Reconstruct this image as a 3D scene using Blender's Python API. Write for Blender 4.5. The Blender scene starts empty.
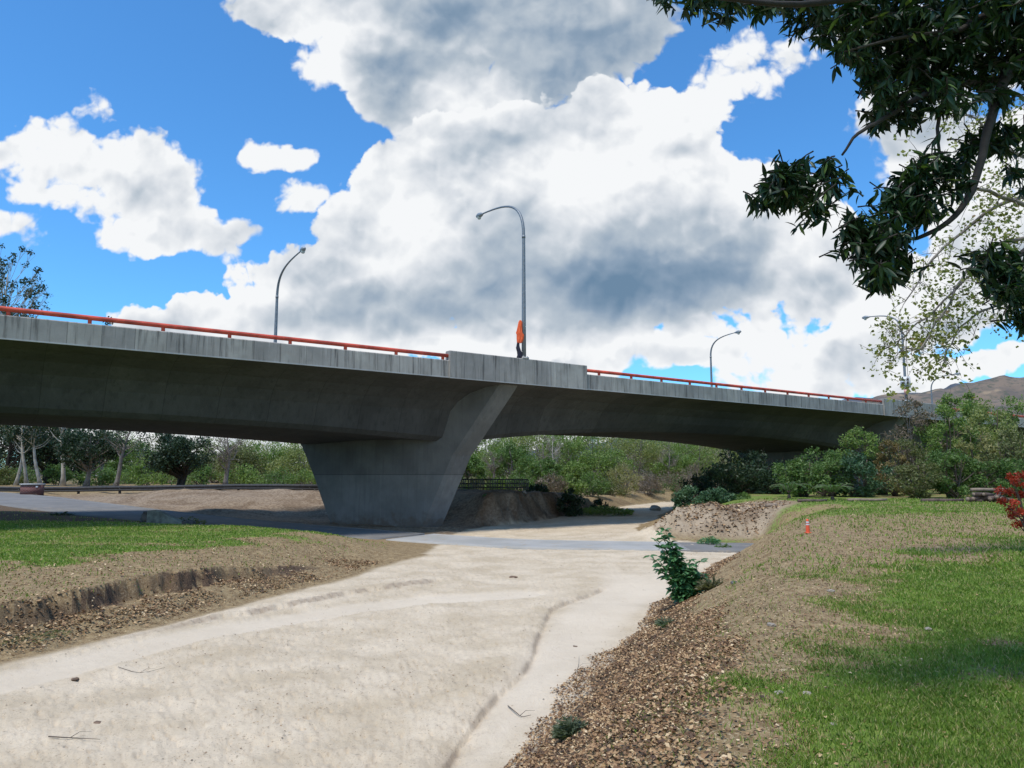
import bpy, math, random
import numpy as np
from mathutils import Vector

# ------------------------------------------------------------------ camera / world / sun
SC = bpy.context.scene
COL = SC.collection
F = 740.0
TH = math.atan((475 - 384) / F)
CZ = 3.1
cam = bpy.data.cameras.new('camera')
cam.sensor_width = 36.0
cam.lens = 36.0 * F / 1024.0
cam.clip_start = 0.05
cam.clip_end = 12000
camo = bpy.data.objects.new('camera', cam)
camo.location = (0, 0, CZ)
camo.rotation_euler = (math.pi / 2 + TH, 0, 0)
COL.objects.link(camo)
SC.camera = camo
SC.view_settings.view_transform = 'Standard'
SC.view_settings.look = 'None'
SC.view_settings.gamma = 1.0
SC.view_settings.use_curve_mapping = False
SC.view_settings.exposure = 0.22
SC.cycles.max_bounces = 6
SC.cycles.transparent_max_bounces = 8

SUN_EL = math.radians(66)
SUN_H = (-0.6, -0.8)           # horizontal direction towards the sun
sun = bpy.data.lights.new('sun', 'SUN')
sun.energy = 3.0
sun.angle = math.radians(11.0)
sun.color = (1.0, 0.955, 0.89)
suno = bpy.data.objects.new('sun', sun)
sdir = Vector((SUN_H[0] * math.cos(SUN_EL), SUN_H[1] * math.cos(SUN_EL), math.sin(SUN_EL)))
suno.rotation_euler = sdir.to_track_quat('Z', 'Y').to_euler()
COL.objects.link(suno)


def ray(px, py):
    u = (px - 512) / F
    v = (384 - py) / F
    return np.array([u, math.cos(TH) - v * math.sin(TH), math.sin(TH) + v * math.cos(TH)])


def WZ(px, py, z=0.0):
    r = ray(px, py)
    k = (z - CZ) / r[2]
    return np.array([r[0] * k, r[1] * k, z])


def WD(px, py, d):
    r = ray(px, py)
    k = d / r[1]
    return np.array([r[0] * k, d, CZ + r[2] * k])


# ------------------------------------------------------------------ sky
world = bpy.data.worlds.new('World')
SC.world = world
world.use_nodes = True


class NT:
    def __init__(s, tree):
        s.t = tree
        s.n = tree.nodes
        s.l = tree.links

    def put(s, sock, v):
        if isinstance(v, bpy.types.NodeSocket):
            s.l.new(v, sock)
        else:
            sock.default_value = v

    def m(s, op, a, b=None, c=None, clamp=False):
        n = s.n.new('ShaderNodeMath')
        n.operation = op
        n.use_clamp = clamp
        s.put(n.inputs[0], a)
        if b is not None: s.put(n.inputs[1], b)
        if c is not None: s.put(n.inputs[2], c)
        return n.outputs[0]

    def vm(s, op, a, b=None):
        n = s.n.new('ShaderNodeVectorMath')
        n.operation = op
        s.put(n.inputs[0], a)
        if b is not None: s.put(n.inputs[1], b)
        return n.outputs[1] if op in ('LENGTH', 'DOT_PRODUCT', 'DISTANCE') else n.outputs[0]

    def rng(s, v, a, b, c=0.0, d=1.0, smooth=True):
        n = s.n.new('ShaderNodeMapRange')
        n.interpolation_type = 'SMOOTHSTEP' if smooth else 'LINEAR'
        s.put(n.inputs[0], v)
        n.inputs[1].default_value = a
        n.inputs[2].default_value = b
        n.inputs[3].default_value = c
        n.inputs[4].default_value = d
        return n.outputs[0]

    def noise(s, vec, scale, detail=4, rough=0.5, dist=0.0, col=False):
        n = s.n.new('ShaderNodeTexNoise')
        if vec is not None: s.l.new(vec, n.inputs['Vector'])
        n.inputs['Scale'].default_value = scale
        n.inputs['Detail'].default_value = detail
        n.inputs['Roughness'].default_value = rough
        n.inputs['Distortion'].default_value = dist
        return n.outputs[1] if col else n.outputs[0]

    def voro(s, vec, scale, detail=0.0, smooth=None):
        n = s.n.new('ShaderNodeTexVoronoi')
        if smooth is not None:
            n.feature = 'SMOOTH_F1'
            n.inputs['Smoothness'].default_value = smooth
        s.l.new(vec, n.inputs['Vector'])
        n.inputs['Scale'].default_value = scale
        n.inputs['Detail'].default_value = detail
        return n.outputs[0]

    def mix(s, f, a, b):
        n = s.n.new('ShaderNodeMix')
        n.data_type = 'RGBA'
        s.put(n.inputs[0], f)
        for sk, v in ((n.inputs[6], a), (n.inputs[7], b)):
            if isinstance(v, bpy.types.NodeSocket): s.l.new(v, sk)
            else: sk.default_value = (v[0], v[1], v[2], 1)
        return n.outputs[2]

    def attr(s, name):
        n = s.n.new('ShaderNodeAttribute')
        n.attribute_name = name
        return n

    def mapv(s, vec, scale=(1, 1, 1), loc=(0, 0, 0)):
        n = s.n.new('ShaderNodeMapping')
        s.l.new(vec, n.inputs[0])
        n.inputs[3].default_value = scale
        n.inputs[1].default_value = loc
        return n.outputs[0]

    def bump(s, h, strength=0.3, dist=0.05, nrm=None):
        n = s.n.new('ShaderNodeBump')
        s.l.new(h, n.inputs['Height'])
        n.inputs['Strength'].default_value = strength
        n.inputs['Distance'].default_value = dist
        if nrm is not None: s.l.new(nrm, n.inputs['Normal'])
        return n.outputs[0]


def build_sky():
    T = NT(world.node_tree)
    T.n.clear()
    out = T.n.new('ShaderNodeOutputWorld')
    bg = T.n.new('ShaderNodeBackground')
    T.l.new(bg.outputs[0], out.inputs[0])
    bg.inputs[1].default_value = 0.1
    sky = T.n.new('ShaderNodeTexSky')
    sky.sky_type = 'NISHITA'
    sky.sun_disc = False
    sky.sun_elevation = SUN_EL
    sky.sun_rotation = math.atan2(SUN_H[0], SUN_H[1])
    sky.altitude = 300
    sky.air_density = 1.0
    sky.dust_density = 0.3
    sky.ozone_density = 2.5
    tc = T.n.new('ShaderNodeTexCoord')
    sep = T.n.new('ShaderNodeSeparateXYZ')
    T.l.new(tc.outputs['Generated'], sep.inputs[0])
    x, y, z = sep.outputs
    ay = T.m('ADD', T.m('ABSOLUTE', y), 0.03)
    cmb = T.n.new('ShaderNodeCombineXYZ')
    T.l.new(T.m('DIVIDE', x, ay), cmb.inputs[0])
    T.l.new(T.m('DIVIDE', z, ay), cmb.inputs[1])
    T.l.new(T.m('MULTIPLY', y, 0.35), cmb.inputs[2])
    P = cmb.outputs[0]
    # warp
    wn = T.noise(P, 3.0, 3, 0.5, col=True)
    wn2 = T.noise(P, 11.0, 4, 0.6, col=True)
    w = T.vm('MULTIPLY', T.vm('SUBTRACT', wn, (0.5, 0.5, 0.5)), (0.22, 0.17, 0))
    w2 = T.vm('MULTIPLY', T.vm('SUBTRACT', wn2, (0.5, 0.5, 0.5)), (0.09, 0.075, 0))
    Q = T.vm('ADD', T.vm('ADD', P, w), w2)

    def field(blobs, Q):
        acc = None
        for (px, py, rx, ry, amp) in blobs:
            r = ray(px, py)
            u, v = r[0] / r[1], r[2] / r[1]
            d = T.vm('SUBTRACT', Q, (u, v, 0))
            d = T.vm('MULTIPLY', d, (F / rx, F / ry, 0))
            q = T.vm('DOT_PRODUCT', d, d)
            b = T.m('MULTIPLY_ADD', q, -amp, amp)      # amp*(1-q)
            acc = b if acc is None else T.m('SMOOTH_MAX', acc, b, 0.15)
        return acc

    back = [(55, 182, 88, 48, 1), (145, 185, 84, 58, 1), (180, 196, 52, 50, .9), (160, 232, 62, 30, .9), (15, 243, 72, 24, .5),
            (290, 162, 30, 18, .42), (306, 207, 30, 21, .45), (236, 245, 24, 18, .15), (90, 130, 20, 16, .2),
            (300, 10, 88, 34, 1), (400, 40, 95, 90, 1.2), (500, 20, 160, 118, 1.4), (590, 25, 95, 80, 1.2), (420, 110, 60, 40, .8), (340, 60, 50, 36, .5), (480, 120, 100, 60, 1.0), (600, 90, 60, 50, .7),
            (900, 160, 92, 72, 1), (980, 200, 90, 90, 1), (870, 300, 80, 62, .9), (950, 300, 80, 50, .8), (840, 372, 130, 22, .8), (990, 372, 80, 16, .7),
            (745, 85, 46, 38, .3), (815, 60, 45, 20, .3), (900, 60, 80, 40, .5), (640, 345, 190, 26, .9), (560, 335, 120, 30, .9), (770, 345, 120, 32, .9), (850, 320, 90, 40, .8), (820, 270, 70, 60, .8),
            (100, 440, 260, 34, .8), (420, 440, 260, 40, 1), (700, 440, 200, 26, .5), (1100, 80, 120, 90, 1), (1200, 260, 160, 90, 1), (-140, 120, 90, 60, .9), (-200, 280, 120, 50, .8), (620, -160, 260, 90, 1), (60, -220, 160, 70, .8)]
    front = [(480, 205, 115, 72, 1.1), (560, 150, 80, 45, .9), (650, 165, 120, 82, 1.1), (740, 230, 92, 80, 1), (420, 255, 110, 66, 1), (330, 292, 110, 44, 1), (700, 130, 60, 40, .7), (610, 115, 55, 35, .7),
             (215, 316, 100, 27, .9), (560, 280, 240, 66, 1.2), (400, 325, 200, 46, 1), (790, 285, 60, 36, .7), (520, 200, 120, 80, 1), (600, 230, 150, 80, 1)]
    CB = field(back, Q)
    CF = field(front, Q)
    def billow(vec, det=2.5, fd=8, fs=1.0):
        wv = T.vm('MULTIPLY', T.vm('SUBTRACT', T.noise(vec, 22.0, 2, 0.5, col=True), (0.5, 0.5, 0.5)), (0.05, 0.05, 0))
        q = T.vm('ADD', vec, wv)
        n = T.n.new('ShaderNodeTexVoronoi')
        n.voronoi_dimensions = '2D'
        n.feature = 'F1'
        T.l.new(q, n.inputs['Vector'])
        n.inputs['Scale'].default_value = 13.0 * fs
        n.inputs['Detail'].default_value = det
        n.inputs['Roughness'].default_value = 0.55
        n.inputs['Lacunarity'].default_value = 2.3
        n.normalize = True
        v = n.outputs[0]
        f = T.noise(vec, 9.0 if fs == 1.0 else 6.0, fd, 0.58)
        f0 = T.noise(vec, 3.4, 3, 0.5)
        h = T.m('MULTIPLY', T.m('SUBTRACT', 0.30, v), BIL)
        h = T.m('ADD', h, T.m('MULTIPLY', T.m('SUBTRACT', f, 0.49), FBM))
        return T.m('ADD', h, T.m('MULTIPLY', T.m('SUBTRACT', f0, 0.5), 0.8))

    BIL, FBM = 1.5, 1.35
    h0 = billow(P)
    h0s = billow(P, 1.5, 5)
    h1 = billow(T.vm('ADD', P, (-0.005, 0.012, 0)), 1.5, 5)
    k0 = billow(P, 0.0, 3, .5)
    h2 = billow(T.vm('ADD', P, (-0.02, 0.045, 0)), 0.0, 3, .5)
    relief = T.m('ADD', T.m('MULTIPLY', T.m('SUBTRACT', h1, h0s), 0.50), T.m('MULTIPLY', T.m('SUBTRACT', h2, k0), 0.52))
    big1 = T.noise(P, 4.2, 4, 0.5)
    relief = T.m('ADD', relief, T.m('MULTIPLY', T.m('SUBTRACT', big1, 0.47), 0.8))
    PW = T.vm('ADD', P, T.vm('MULTIPLY', w, (.8, .8, 0)))
    gb = [(545, 40, 200, 100, .95), (430, 70, 90, 80, .8), (640, 20, 110, 60, .7), (140, 205, 70, 30, .15), (930, 330, 100, 20, .35), (840, 345, 100, 30, .35), (900, 130, 90, 60, .2), (620, 350, 200, 14, .3), (620, -120, 260, 120, .8)]
    gf = [(600, 294, 240, 48, 1.0), (700, 300, 120, 48, .8), (400, 318, 190, 30, .8), (665, 245, 140, 66, .36), (770, 296, 60, 34, .7), (540, 235, 80, 60, .3)]

    def layer(C, blobs, lo, hi):
        C = T.m('MINIMUM', T.m('MAXIMUM', C, -0.8), 0.62)
        Dn = T.m('ADD', C, h0)
        cov = T.rng(Dn, lo, hi)
        G = T.m('MAXIMUM', field(blobs, PW), 0.0)
        g = T.m('ADD', T.m('MULTIPLY', G, 0.66), relief)
        g = T.m('ADD', g, T.m('MULTIPLY', T.rng(Dn, 0.1, 0.8), 0.13))
        g = T.m('ADD', g, -0.06, clamp=True)
        ramp = T.n.new('ShaderNodeValToRGB')
        T.l.new(g, ramp.inputs[0])
        e = ramp.color_ramp.elements
        e[0].position = 0.0; e[0].color = (7.9, 8.05, 8.2, 1)
        e[1].position = 1.0; e[1].color = (1.3, 2.15, 3.2, 1)
        a = e.new(0.22); a.color = (6.0, 6.35, 6.8, 1)
        a = e.new(0.42); a.color = (4.1, 4.7, 5.35, 1)
        a = e.new(0.7); a.color = (2.3, 3.1, 4.1, 1)
        return cov, ramp.outputs[0]

    skyc = T.vm('MULTIPLY', sky.outputs[0], SKYTINT)
    cb, rb_ = layer(CB, gb, 0.0, 0.28)
    cf, rf_ = layer(CF, gf, 0.0, 0.16)
    colr = T.mix(cb, skyc, rb_)
    colr = T.mix(cf, colr, rf_)
    T.l.new(colr, bg.inputs[0])


SKYTINT = (0.70, 1.42, 1.90)
build_sky()
world.cycles.sampling_method = 'MANUAL'
world.cycles.sample_map_resolution = 512

# ------------------------------------------------------------------ helpers
def smooth(t):
    t = np.clip(t, 0, 1)
    return t * t * (3 - 2 * t)


def _hash(ix, iy, seed):
    h = (ix.astype(np.int64) * 374761393 + iy.astype(np.int64) * 668265263 + seed * 974711) & 0x7fffffff
    h = ((h ^ (h >> 13)) * 1274126177) & 0x7fffffff
    h = h ^ (h >> 16)
    return (h & 0xffff) / 65535.0


def vnoise(x, y, seed=0):
    xi, yi = np.floor(x), np.floor(y)
    fx, fy = x - xi, y - yi
    fx = fx * fx * (3 - 2 * fx)
    fy = fy * fy * (3 - 2 * fy)
    a = _hash(xi, yi, seed); b = _hash(xi + 1, yi, seed)
    c = _hash(xi, yi + 1, seed); d = _hash(xi + 1, yi + 1, seed)
    return (a * (1 - fx) + b * fx) * (1 - fy) + (c * (1 - fx) + d * fx) * fy


def fbm(x, y, sc, octv=4, seed=0, rough=0.5):
    x = np.asarray(x, float) * sc
    y = np.asarray(y, float) * sc
    s = np.zeros_like(x); amp = 1.0; tot = 0
    for i in range(octv):
        s = s + amp * vnoise(x * 2 ** i + 17.3 * i, y * 2 ** i - 9.1 * i, seed + i)
        tot += amp
        amp *= rough
    return s / tot - 0.5


def tag(o, label=None, cat=None, group=None, kind=None):
    if label: o['label'] = label
    if cat: o['category'] = cat
    if group: o['group'] = group
    if kind: o['kind'] = kind
    return o


def mesh_np(name, V, Fc, mat=None, parent=None, smooth_sh=False, attrs=None):
    """V (n,3); Fc (m,k) int array or list of arrays of differing k"""
    V = np.asarray(V, dtype=np.float32)
    fl = Fc if isinstance(Fc, list) else [Fc]
    fl = [np.asarray(f, dtype=np.int32) for f in fl if len(f)]
    me = bpy.data.meshes.new(name)
    nl = sum(f.size for f in fl)
    nf = sum(len(f) for f in fl)
    me.vertices.add(len(V))
    me.vertices.foreach_set('co', V.ravel())
    me.loops.add(nl)
    me.loops.foreach_set('vertex_index', np.concatenate([f.ravel() for f in fl]))
    me.polygons.add(nf)
    tot = np.concatenate([np.full(len(f), f.shape[1], dtype=np.int32) for f in fl])
    st = np.concatenate([[0], np.cumsum(tot)[:-1]]).astype(np.int32)
    me.polygons.foreach_set('loop_start', st)
    me.polygons.foreach_set('loop_total', tot)
    if smooth_sh:
        me.polygons.foreach_set('use_smooth', np.ones(nf, dtype=bool))
    if attrs:
        for k, (dom, arr) in attrs.items():
            arr = np.asarray(arr, dtype=np.float32)
            if arr.ndim == 2:
                a = me.attributes.new(k, 'FLOAT_COLOR', dom)
                a.data.foreach_set('color', arr.ravel())
            else:
                a = me.attributes.new(k, 'FLOAT', dom)
                a.data.foreach_set('value', arr)
    me.update(calc_edges=True)
    me.validate()
    o = bpy.data.objects.new(name, me)
    COL.objects.link(o)
    if mat: me.materials.append(mat)
    if parent: o.parent = parent
    return o


def empty(name, loc, rz=0):
    o = bpy.data.objects.new(name, None)
    o.empty_display_size = 0.3
    o.location = loc
    o.rotation_euler = (0, 0, rz)
    COL.objects.link(o)
    return o


class MB:
    def __init__(s): s.v = []; s.q = []; s.t = []; s.n = 0

    def add(s, V, Q=None, T=None):
        V = np.asarray(V, float)
        if Q is not None and len(Q): s.q.append(np.asarray(Q) + s.n)
        if T is not None and len(T): s.t.append(np.asarray(T) + s.n)
        s.v.append(V); s.n += len(V)

    def tube(s, pts, rad, sides=6, cap=True):
        pts = np.asarray(pts, float); n = len(pts)
        rad = np.broadcast_to(np.asarray(rad, float), (n,))
        tan = np.gradient(pts, axis=0)
        tan /= np.linalg.norm(tan, axis=1)[:, None] + 1e-9
        ref = np.array([0, 0, 1.0]) if abs(tan[0][2]) < 0.9 else np.array([1.0, 0, 0])
        V = []
        for i in range(n):
            a = np.cross(tan[i], ref); a /= np.linalg.norm(a) + 1e-9
            b = np.cross(tan[i], a)
            ref = np.cross(a, tan[i])
            ang = np.arange(sides) * 2 * math.pi / sides
            V.append(pts[i] + rad[i] * (np.cos(ang)[:, None] * a + np.sin(ang)[:, None] * b))
        V = np.concatenate(V)
        Q = []
        for i in range(n - 1):
            for k in range(sides):
                k2 = (k + 1) % sides
                Q.append((i * sides + k, i * sides + k2, (i + 1) * sides + k2, (i + 1) * sides + k))
        T = []
        if cap:
            V = np.vstack([V, pts[0], pts[-1]])
            c0, c1 = n * sides, n * sides + 1
            for k in range(sides):
                k2 = (k + 1) % sides
                T.append((c0, k2, k)); T.append((c1, (n - 1) * sides + k, (n - 1) * sides + k2))
        s.add(V, Q, T)

    def box(s, c, size, rz=0.0, top=1.0):
        cx, cy, cz = c; hx, hy, hz = [q / 2 for q in size]
        V = []
        for dz in (-1, 1):
            k = top if dz > 0 else 1.0
            for dx, dy in ((-1, -1), (1, -1), (1, 1), (-1, 1)):
                x, y = dx * hx * k, dy * hy * k
                V.append((cx + x * math.cos(rz) - y * math.sin(rz), cy + x * math.sin(rz) + y * math.cos(rz), cz + dz * hz))
        s.add(V, [(0, 3, 2, 1), (4, 5, 6, 7), (0, 1, 5, 4), (1, 2, 6, 5), (2, 3, 7, 6), (3, 0, 4, 7)])

    def lathe(s, prof, c=(0, 0, 0), sides=16):
        prof = np.asarray(prof, float)
        ang = np.arange(sides) * 2 * math.pi / sides
        V = []
        for r, z in prof:
            V.append(np.stack([c[0] + r * np.cos(ang), c[1] + r * np.sin(ang), np.full(sides, c[2] + z)], 1))
        Q = []
        for i in range(len(prof) - 1):
            for k in range(sides):
                k2 = (k + 1) % sides
                Q.append((i * sides + k, i * sides + k2, (i + 1) * sides + k2, (i + 1) * sides + k))
        s.add(np.concatenate(V), Q)

    def build(s, name, mat=None, parent=None, smooth_sh=False):
        fl = []
        if s.q: fl.append(np.concatenate(s.q))
        if s.t: fl.append(np.concatenate(s.t))
        return mesh_np(name, np.concatenate(s.v), fl, mat, parent, smooth_sh)


def new_mat(name):
    m = bpy.data.materials.new(name)
    m.use_nodes = True
    T = NT(m.node_tree)
    b = T.n['Principled BSDF']
    return m, T, b


def coords(T):
    n = T.n.new('ShaderNodeNewGeometry')
    return n.outputs['Position']


def objco(T):
    n = T.n.new('ShaderNodeTexCoord')
    return n.outputs['Object']


def simple(name, col, rough=0.7, metal=0.0, var=0.25, scale=6.0, bump=0.15, bd=0.01):
    m, T, b = new_mat(name)
    P = objco(T)
    f = T.noise(P, scale, 5, 0.6)
    c = T.mix(T.rng(f, 0.3, 0.7), tuple(v * (1 - var) for v in col), tuple(min(1, v * (1 + var)) for v in col))
    T.l.new(c, b.inputs['Base Color'])
    b.inputs['Roughness'].default_value = rough
    b.inputs['Metallic'].default_value = metal
    if bump:
        T.l.new(T.bump(T.noise(P, scale * 5, 4, 0.6), bump, bd), b.inputs['Normal'])
    return m


def leaf_mat(name, dark, light, alt=None, trans=0.35, rough=0.5, scale=0.6):
    """leaf colour varies leaf by leaf ('rnd') and in broad patches of the plant"""
    m, T, b = new_mat(name)
    r = T.attr('rnd').outputs['Fac']
    P = coords(T)
    n = T.noise(P, scale, 3, 0.6)
    f = T.m('ADD', T.m('MULTIPLY', r, 0.6), T.m('MULTIPLY', T.rng(n, 0.32, 0.68), 0.45), clamp=True)
    c = T.mix(f, dark, light)
    if alt:
        k = T.m('GREATER_THAN', r, alt[3] if len(alt) > 3 else 0.9)
        c = T.mix(k, c, alt[:3])
    T.l.new(c, b.inputs['Base Color'])
    b.inputs['Roughness'].default_value = rough
    b.inputs['Specular IOR Level'].default_value = 0.35
    if trans:
        tr = T.n.new('ShaderNodeBsdfTranslucent')
        T.l.new(T.vm('MULTIPLY', c, (1.1, 1.25, 0.7)), tr.inputs[0])
        mx = T.n.new('ShaderNodeMixShader')
        mx.inputs[0].default_value = trans
        T.l.new(b.outputs[0], mx.inputs[1]); T.l.new(tr.outputs[0], mx.inputs[2])
        T.l.new(mx.outputs[0], T.n['Material Output'].inputs[0])
    return m


# ------------------------------------------------------------------ terrain description
LE = np.array([(-60, -22), (-20, -14), (4, -11), (9, -9.8), (12.4, -8.6), (14.6, -7.7), (17.9, -6.6), (21.8, -5.4), (30.6, -3.4), (37, -3.3), (43, -2.6),
               (46, -1.4), (48.8, .5), (58.8, 4.6), (74, 10.8), (85, 16.4), (105, 32), (130, 60), (200, 140), (400, 380)])
RE = np.array([(-60, -9), (-20, -4), (2, -1.4), (5, -1.15), (7.8, -.3), (11.2, .85), (17.6, 3.15), (23, 5.5), (28, 8.0), (31.9, 10.2), (33.5, 10.8), (36, 7.2), (41.7, 6.6),
               (50, 9), (62, 12.6), (82, 18.8), (95, 28), (105, 38), (130, 68), (200, 152), (400, 395)])
ROAD = np.array([(13.5, 32.6, .0), (10.5, 32.9, .0), (6, 33.2, .02), (0, 34.4, .03), (-5, 37.2, .08), (-9.5, 39.4, .2), (-14.4, 41.2, .4), (-21.4, 43.8, .80), (-27.8, 48.2, 1.05),
                 (-34.5, 54.2, 1.22), (-41, 60, 1.4), (-52, 66, 1.7), (-75, 74, 1.85), (-130, 88, 1.9), (-300, 110, 1.9)])


def catmull(P, n=12):
    P = np.asarray(P, float)
    Q = np.vstack([2 * P[0] - P[1], P, 2 * P[-1] - P[-2]])
    o = []
    for i in range(1, len(Q) - 2):
        for k in range(n):
            t = k / n
            a, b, c, d = Q[i - 1], Q[i], Q[i + 1], Q[i + 2]
            o.append(0.5 * (2 * b + (c - a) * t + (2 * a - 5 * b + 4 * c - d) * t * t + (3 * b - a - 3 * c + d) * t ** 3))
    o.append(P[-1])
    return np.array(o)


def interp(x, xp, fp): return np.interp(x, xp, fp)


RO = ROAD[::-1]
def road_y(x): return interp(x, RO[:, 0], RO[:, 1])
def road_z(x): return interp(x, RO[:, 0], RO[:, 2])
def xl(y): return interp(y, LE[:, 0], LE[:, 1])
def xr(y): return interp(y, RE[:, 0], RE[:, 1])


def road_slope(x):
    return (road_y(x + 1.0) - road_y(x - 1.0)) / 2.0


def pdist(x, y, poly):
    """distance to a polyline, and signed side"""
    best = np.full(x.shape, 1e9); side = np.zeros(x.shape)
    for (a, b) in zip(poly[:-1], poly[1:]):
        d = b[:2] - a[:2]; L2 = d @ d
        t = np.clip(((x - a[0]) * d[0] + (y - a[1]) * d[1]) / L2, 0, 1)
        dx, dy = x - (a[0] + t * d[0]), y - (a[1] + t * d[1])
        q = np.hypot(dx, dy); m = q < best
        best = np.where(m, q, best)
        side = np.where(m, np.sign(d[0] * dy - d[1] * dx), side)
    return best, side


def pixline(pts, z=0.0): return np.array([WZ(a, b, z)[:2] for a, b in pts])


SCARP = pixline([(-60, 668), (0, 658), (60, 650), (130, 637), (200, 622), (280, 607), (360, 592), (430, 583)])
BAND = pixline([(-80, 705), (0, 683), (60, 668), (130, 650), (200, 634), (280, 620), (350, 608), (430, 599), (520, 594)])
GULLY = pixline([(440, 768), (478, 715), (497, 695), (521, 675), (533, 655), (536, 640), (550, 610), (600, 590)])
GULLY2 = pixline([(540, 612), (480, 608), (420, 604), (380, 600)])


def terrain(x, y, masks=False):
    x = np.asarray(x, float); y = np.asarray(y, float)
    nb = fbm(x, y, 0.35, 4, 5) ; nf = fbm(x, y, 1.6, 4, 9)
    wob = nb * 1.2 * np.clip(y / 25, .25, 1.5) + nf * 0.45
    L = xl(y) + wob * .8
    R = xr(y) + fbm(x, y, .5, 4, 31) * 1.1 * np.clip(y / 25, .3, 1.4) + nf * .35
    dl = (L - x) * 0.9
    dr = (x - R) * 0.9
    inside = (dl < 0) & (dr < 0)
    # ---- right bank and park
    tw = interp(y, [0, 8, 14, 30, 36, 50, 80], [2.0, 2.5, 3.0, 3.6, 6.5, 6, 6])
    zr = 1.45 + .32 * smooth((y - 21) / 5.0) * smooth((x - 7) / 3) + .2 * smooth((y - 60) / 40)
    hr = zr * (0.55 * smooth(dr / tw) + .45 * np.clip(dr / tw, 0, 1) ** .8)
    low = 1 - smooth((y - 30) / 2.5) * (1 - smooth((y - 36) / 1.5)) * (1 - smooth((x - 11.6) / 1.5))   # notch for the crossing
    hr = hr * (0.15 + 0.85 * low)
    # ---- left
    ry = road_y(x); rz = road_z(x)
    ca = 1 / np.sqrt(1 + road_slope(x) ** 2)
    nd = (y - ry) * ca
    cutx = 1.25 + fbm(x, y, .8, 3, 77) * .9 + fbm(x, y, 3.0, 3, 78) * .55
    cut = smooth((dl - cutx) / (0.22 + .25 * np.clip(fbm(x, y, .5, 2, 79) + .2, 0, 1)))
    cutamt = 1 - smooth((y - 19.0) / 5.0)
    soft = smooth(dl / 4.0)
    za = .34 * smooth(dl / 1.2) + .42 * cut + .25 * smooth((dl - 2) / 7)
    zb = .85 * soft + .1 * smooth((dl - 3) / 6)
    lawn = za * cutamt + zb * (1 - cutamt)
    lawn = lawn + .04 * smooth((-x - 10) / 14) + 0.05 * nb + .2 * smooth((y - 34 + (x + 20) * .09) / 6) * smooth((-x - 8) / 6)
    k = smooth((-nd - 2.6) / 6.0)
    south = (rz - .02) * (1 - k) + lawn * k
    off = interp(x, [-45, -20, -12, -3, 1, 6], [3.2, 4.2, 8.5, 8.5, 6, 4])
    plate = 1.95
    north = rz + (plate - rz) * smooth((nd - off) / interp(x, [-30, -14, -6, 0], [10, 12, 7, 3])) 
    ch = interp(y, [44, 47, 58, 75, 90, 120], [.4, 2.0, 1.85, .9, 1.0, 1.8])
    cliff = smooth((dl + nf * .9) / interp(y, [40, 47, 60, 75, 100], [6, 1.4, 1.6, 3, 5]))
    north = np.where(y > 44, np.minimum(north, rz * 0 + .1 + (ch - .1) * cliff + (plate - ch) * smooth((dl - 2) / 25)), north)
    hl = np.where(nd > 0, north, south)
    z = np.where(dl > 0, hl, np.where(dr > 0, hr, 0.0))
    z = z * np.where(dl > 0, smooth(dl / .8) * .6 + .4 * smooth(dl / .3), 1)
    # road bed
    rd = np.abs(nd)
    hw = interp(x, [-30, -14, -5, 12], [3.4, 3.0, 2.1, 1.95])
    rb = (1 - smooth((rd - hw - .15) / 1.4)) * (1 - smooth((x - 11.2) / 1.2))
    z = z * (1 - rb) + (rz - .06) * rb
    # mound
    md = np.exp(-(((x - 10.6) / 2.1) ** 2 + ((y - 38.6) / 2.3) ** 2) ** 1.2) * 1.55 + np.exp(-(((x - 8.1) / 1.5) ** 2 + ((y - 38.0) / 1.6) ** 2)) * .75 \
        + np.exp(-(((x - 13.2) / 1.6) ** 2 + ((y - 38.0) / 2.3) ** 2)) * .35
    mm = smooth((md - .12) / .35)
    md = md + mm * (fbm(x, y, 1.1, 4, 41) * .6 + fbm(x, y, 3.2, 4, 43, .7) * .5)
    z = np.where(md > 0.03, np.maximum(z, md * (1 - rb)) , z)
    # distant ground
    r = np.hypot(x, y)
    farm = smooth((r - 110) / 60)
    z = z * (1 - farm) + 1.8 * farm
    # small relief
    creek = smooth(-dl / .5) * smooth(-dr / .5) * (1 - farm)
    d1, s1 = pdist(x, y, SCARP)
    d2, s2 = pdist(x, y, BAND)
    d3, s3 = pdist(x, y, GULLY)
    bandm = 1 - smooth((d2 - .28 - .012 * r) / .25)
    rsm = smooth((x - (interp(y, [6, 9, 12, 17, 22], [-1.6, -.7, -.3, .8, 2.5]))) / .6) * (1 - smooth((y - 21) / 5))
    smo = np.clip(np.maximum(bandm, rsm), 0, 1)
    lump = fbm(x, y, 2.6, 4, 61, .6)
    lump2 = fbm(x, y, 7.0, 3, 63, .6)
    rough = creek * (1 - .85 * smo)
    lump3 = fbm(x, y, 15.0, 3, 67, .6)
    z = z + rough * (np.clip(lump, -.2, .5) * .07 + np.clip(lump2, -.12, .5) * .06 - np.clip(lump3 - .05, 0, .5) * .13 * (y < 30))
    z = z + creek * nb * .14
    z = z - creek * bandm * .05
    z = z + creek * (1 - smooth(np.abs(d1) / 2.2)) * np.where(s1 > 0, .075, 0) * 1.0
    z = z - creek * .05 * np.exp(-(d3 / .16) ** 2) + creek * np.where(s3 > 0, 1, 0) * .05 * np.exp(-(d3 / .7) ** 2)
    out = (1 - creek) * (1 - rb) * (1 - farm)
    nb2 = fbm(x * .45 + y * .25, y * .9 - x * .35, .32, 4, 201, .55)
    z = z + np.where((nd > 3) & (dl > 0), 1, 0) * smooth((nd - 3) / 3) * out * np.clip(1.6 - farm, 0, 1) * (1 - smooth((y - 66) / 4)) * (np.abs(nb2) * 1.1 - .12)
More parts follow.
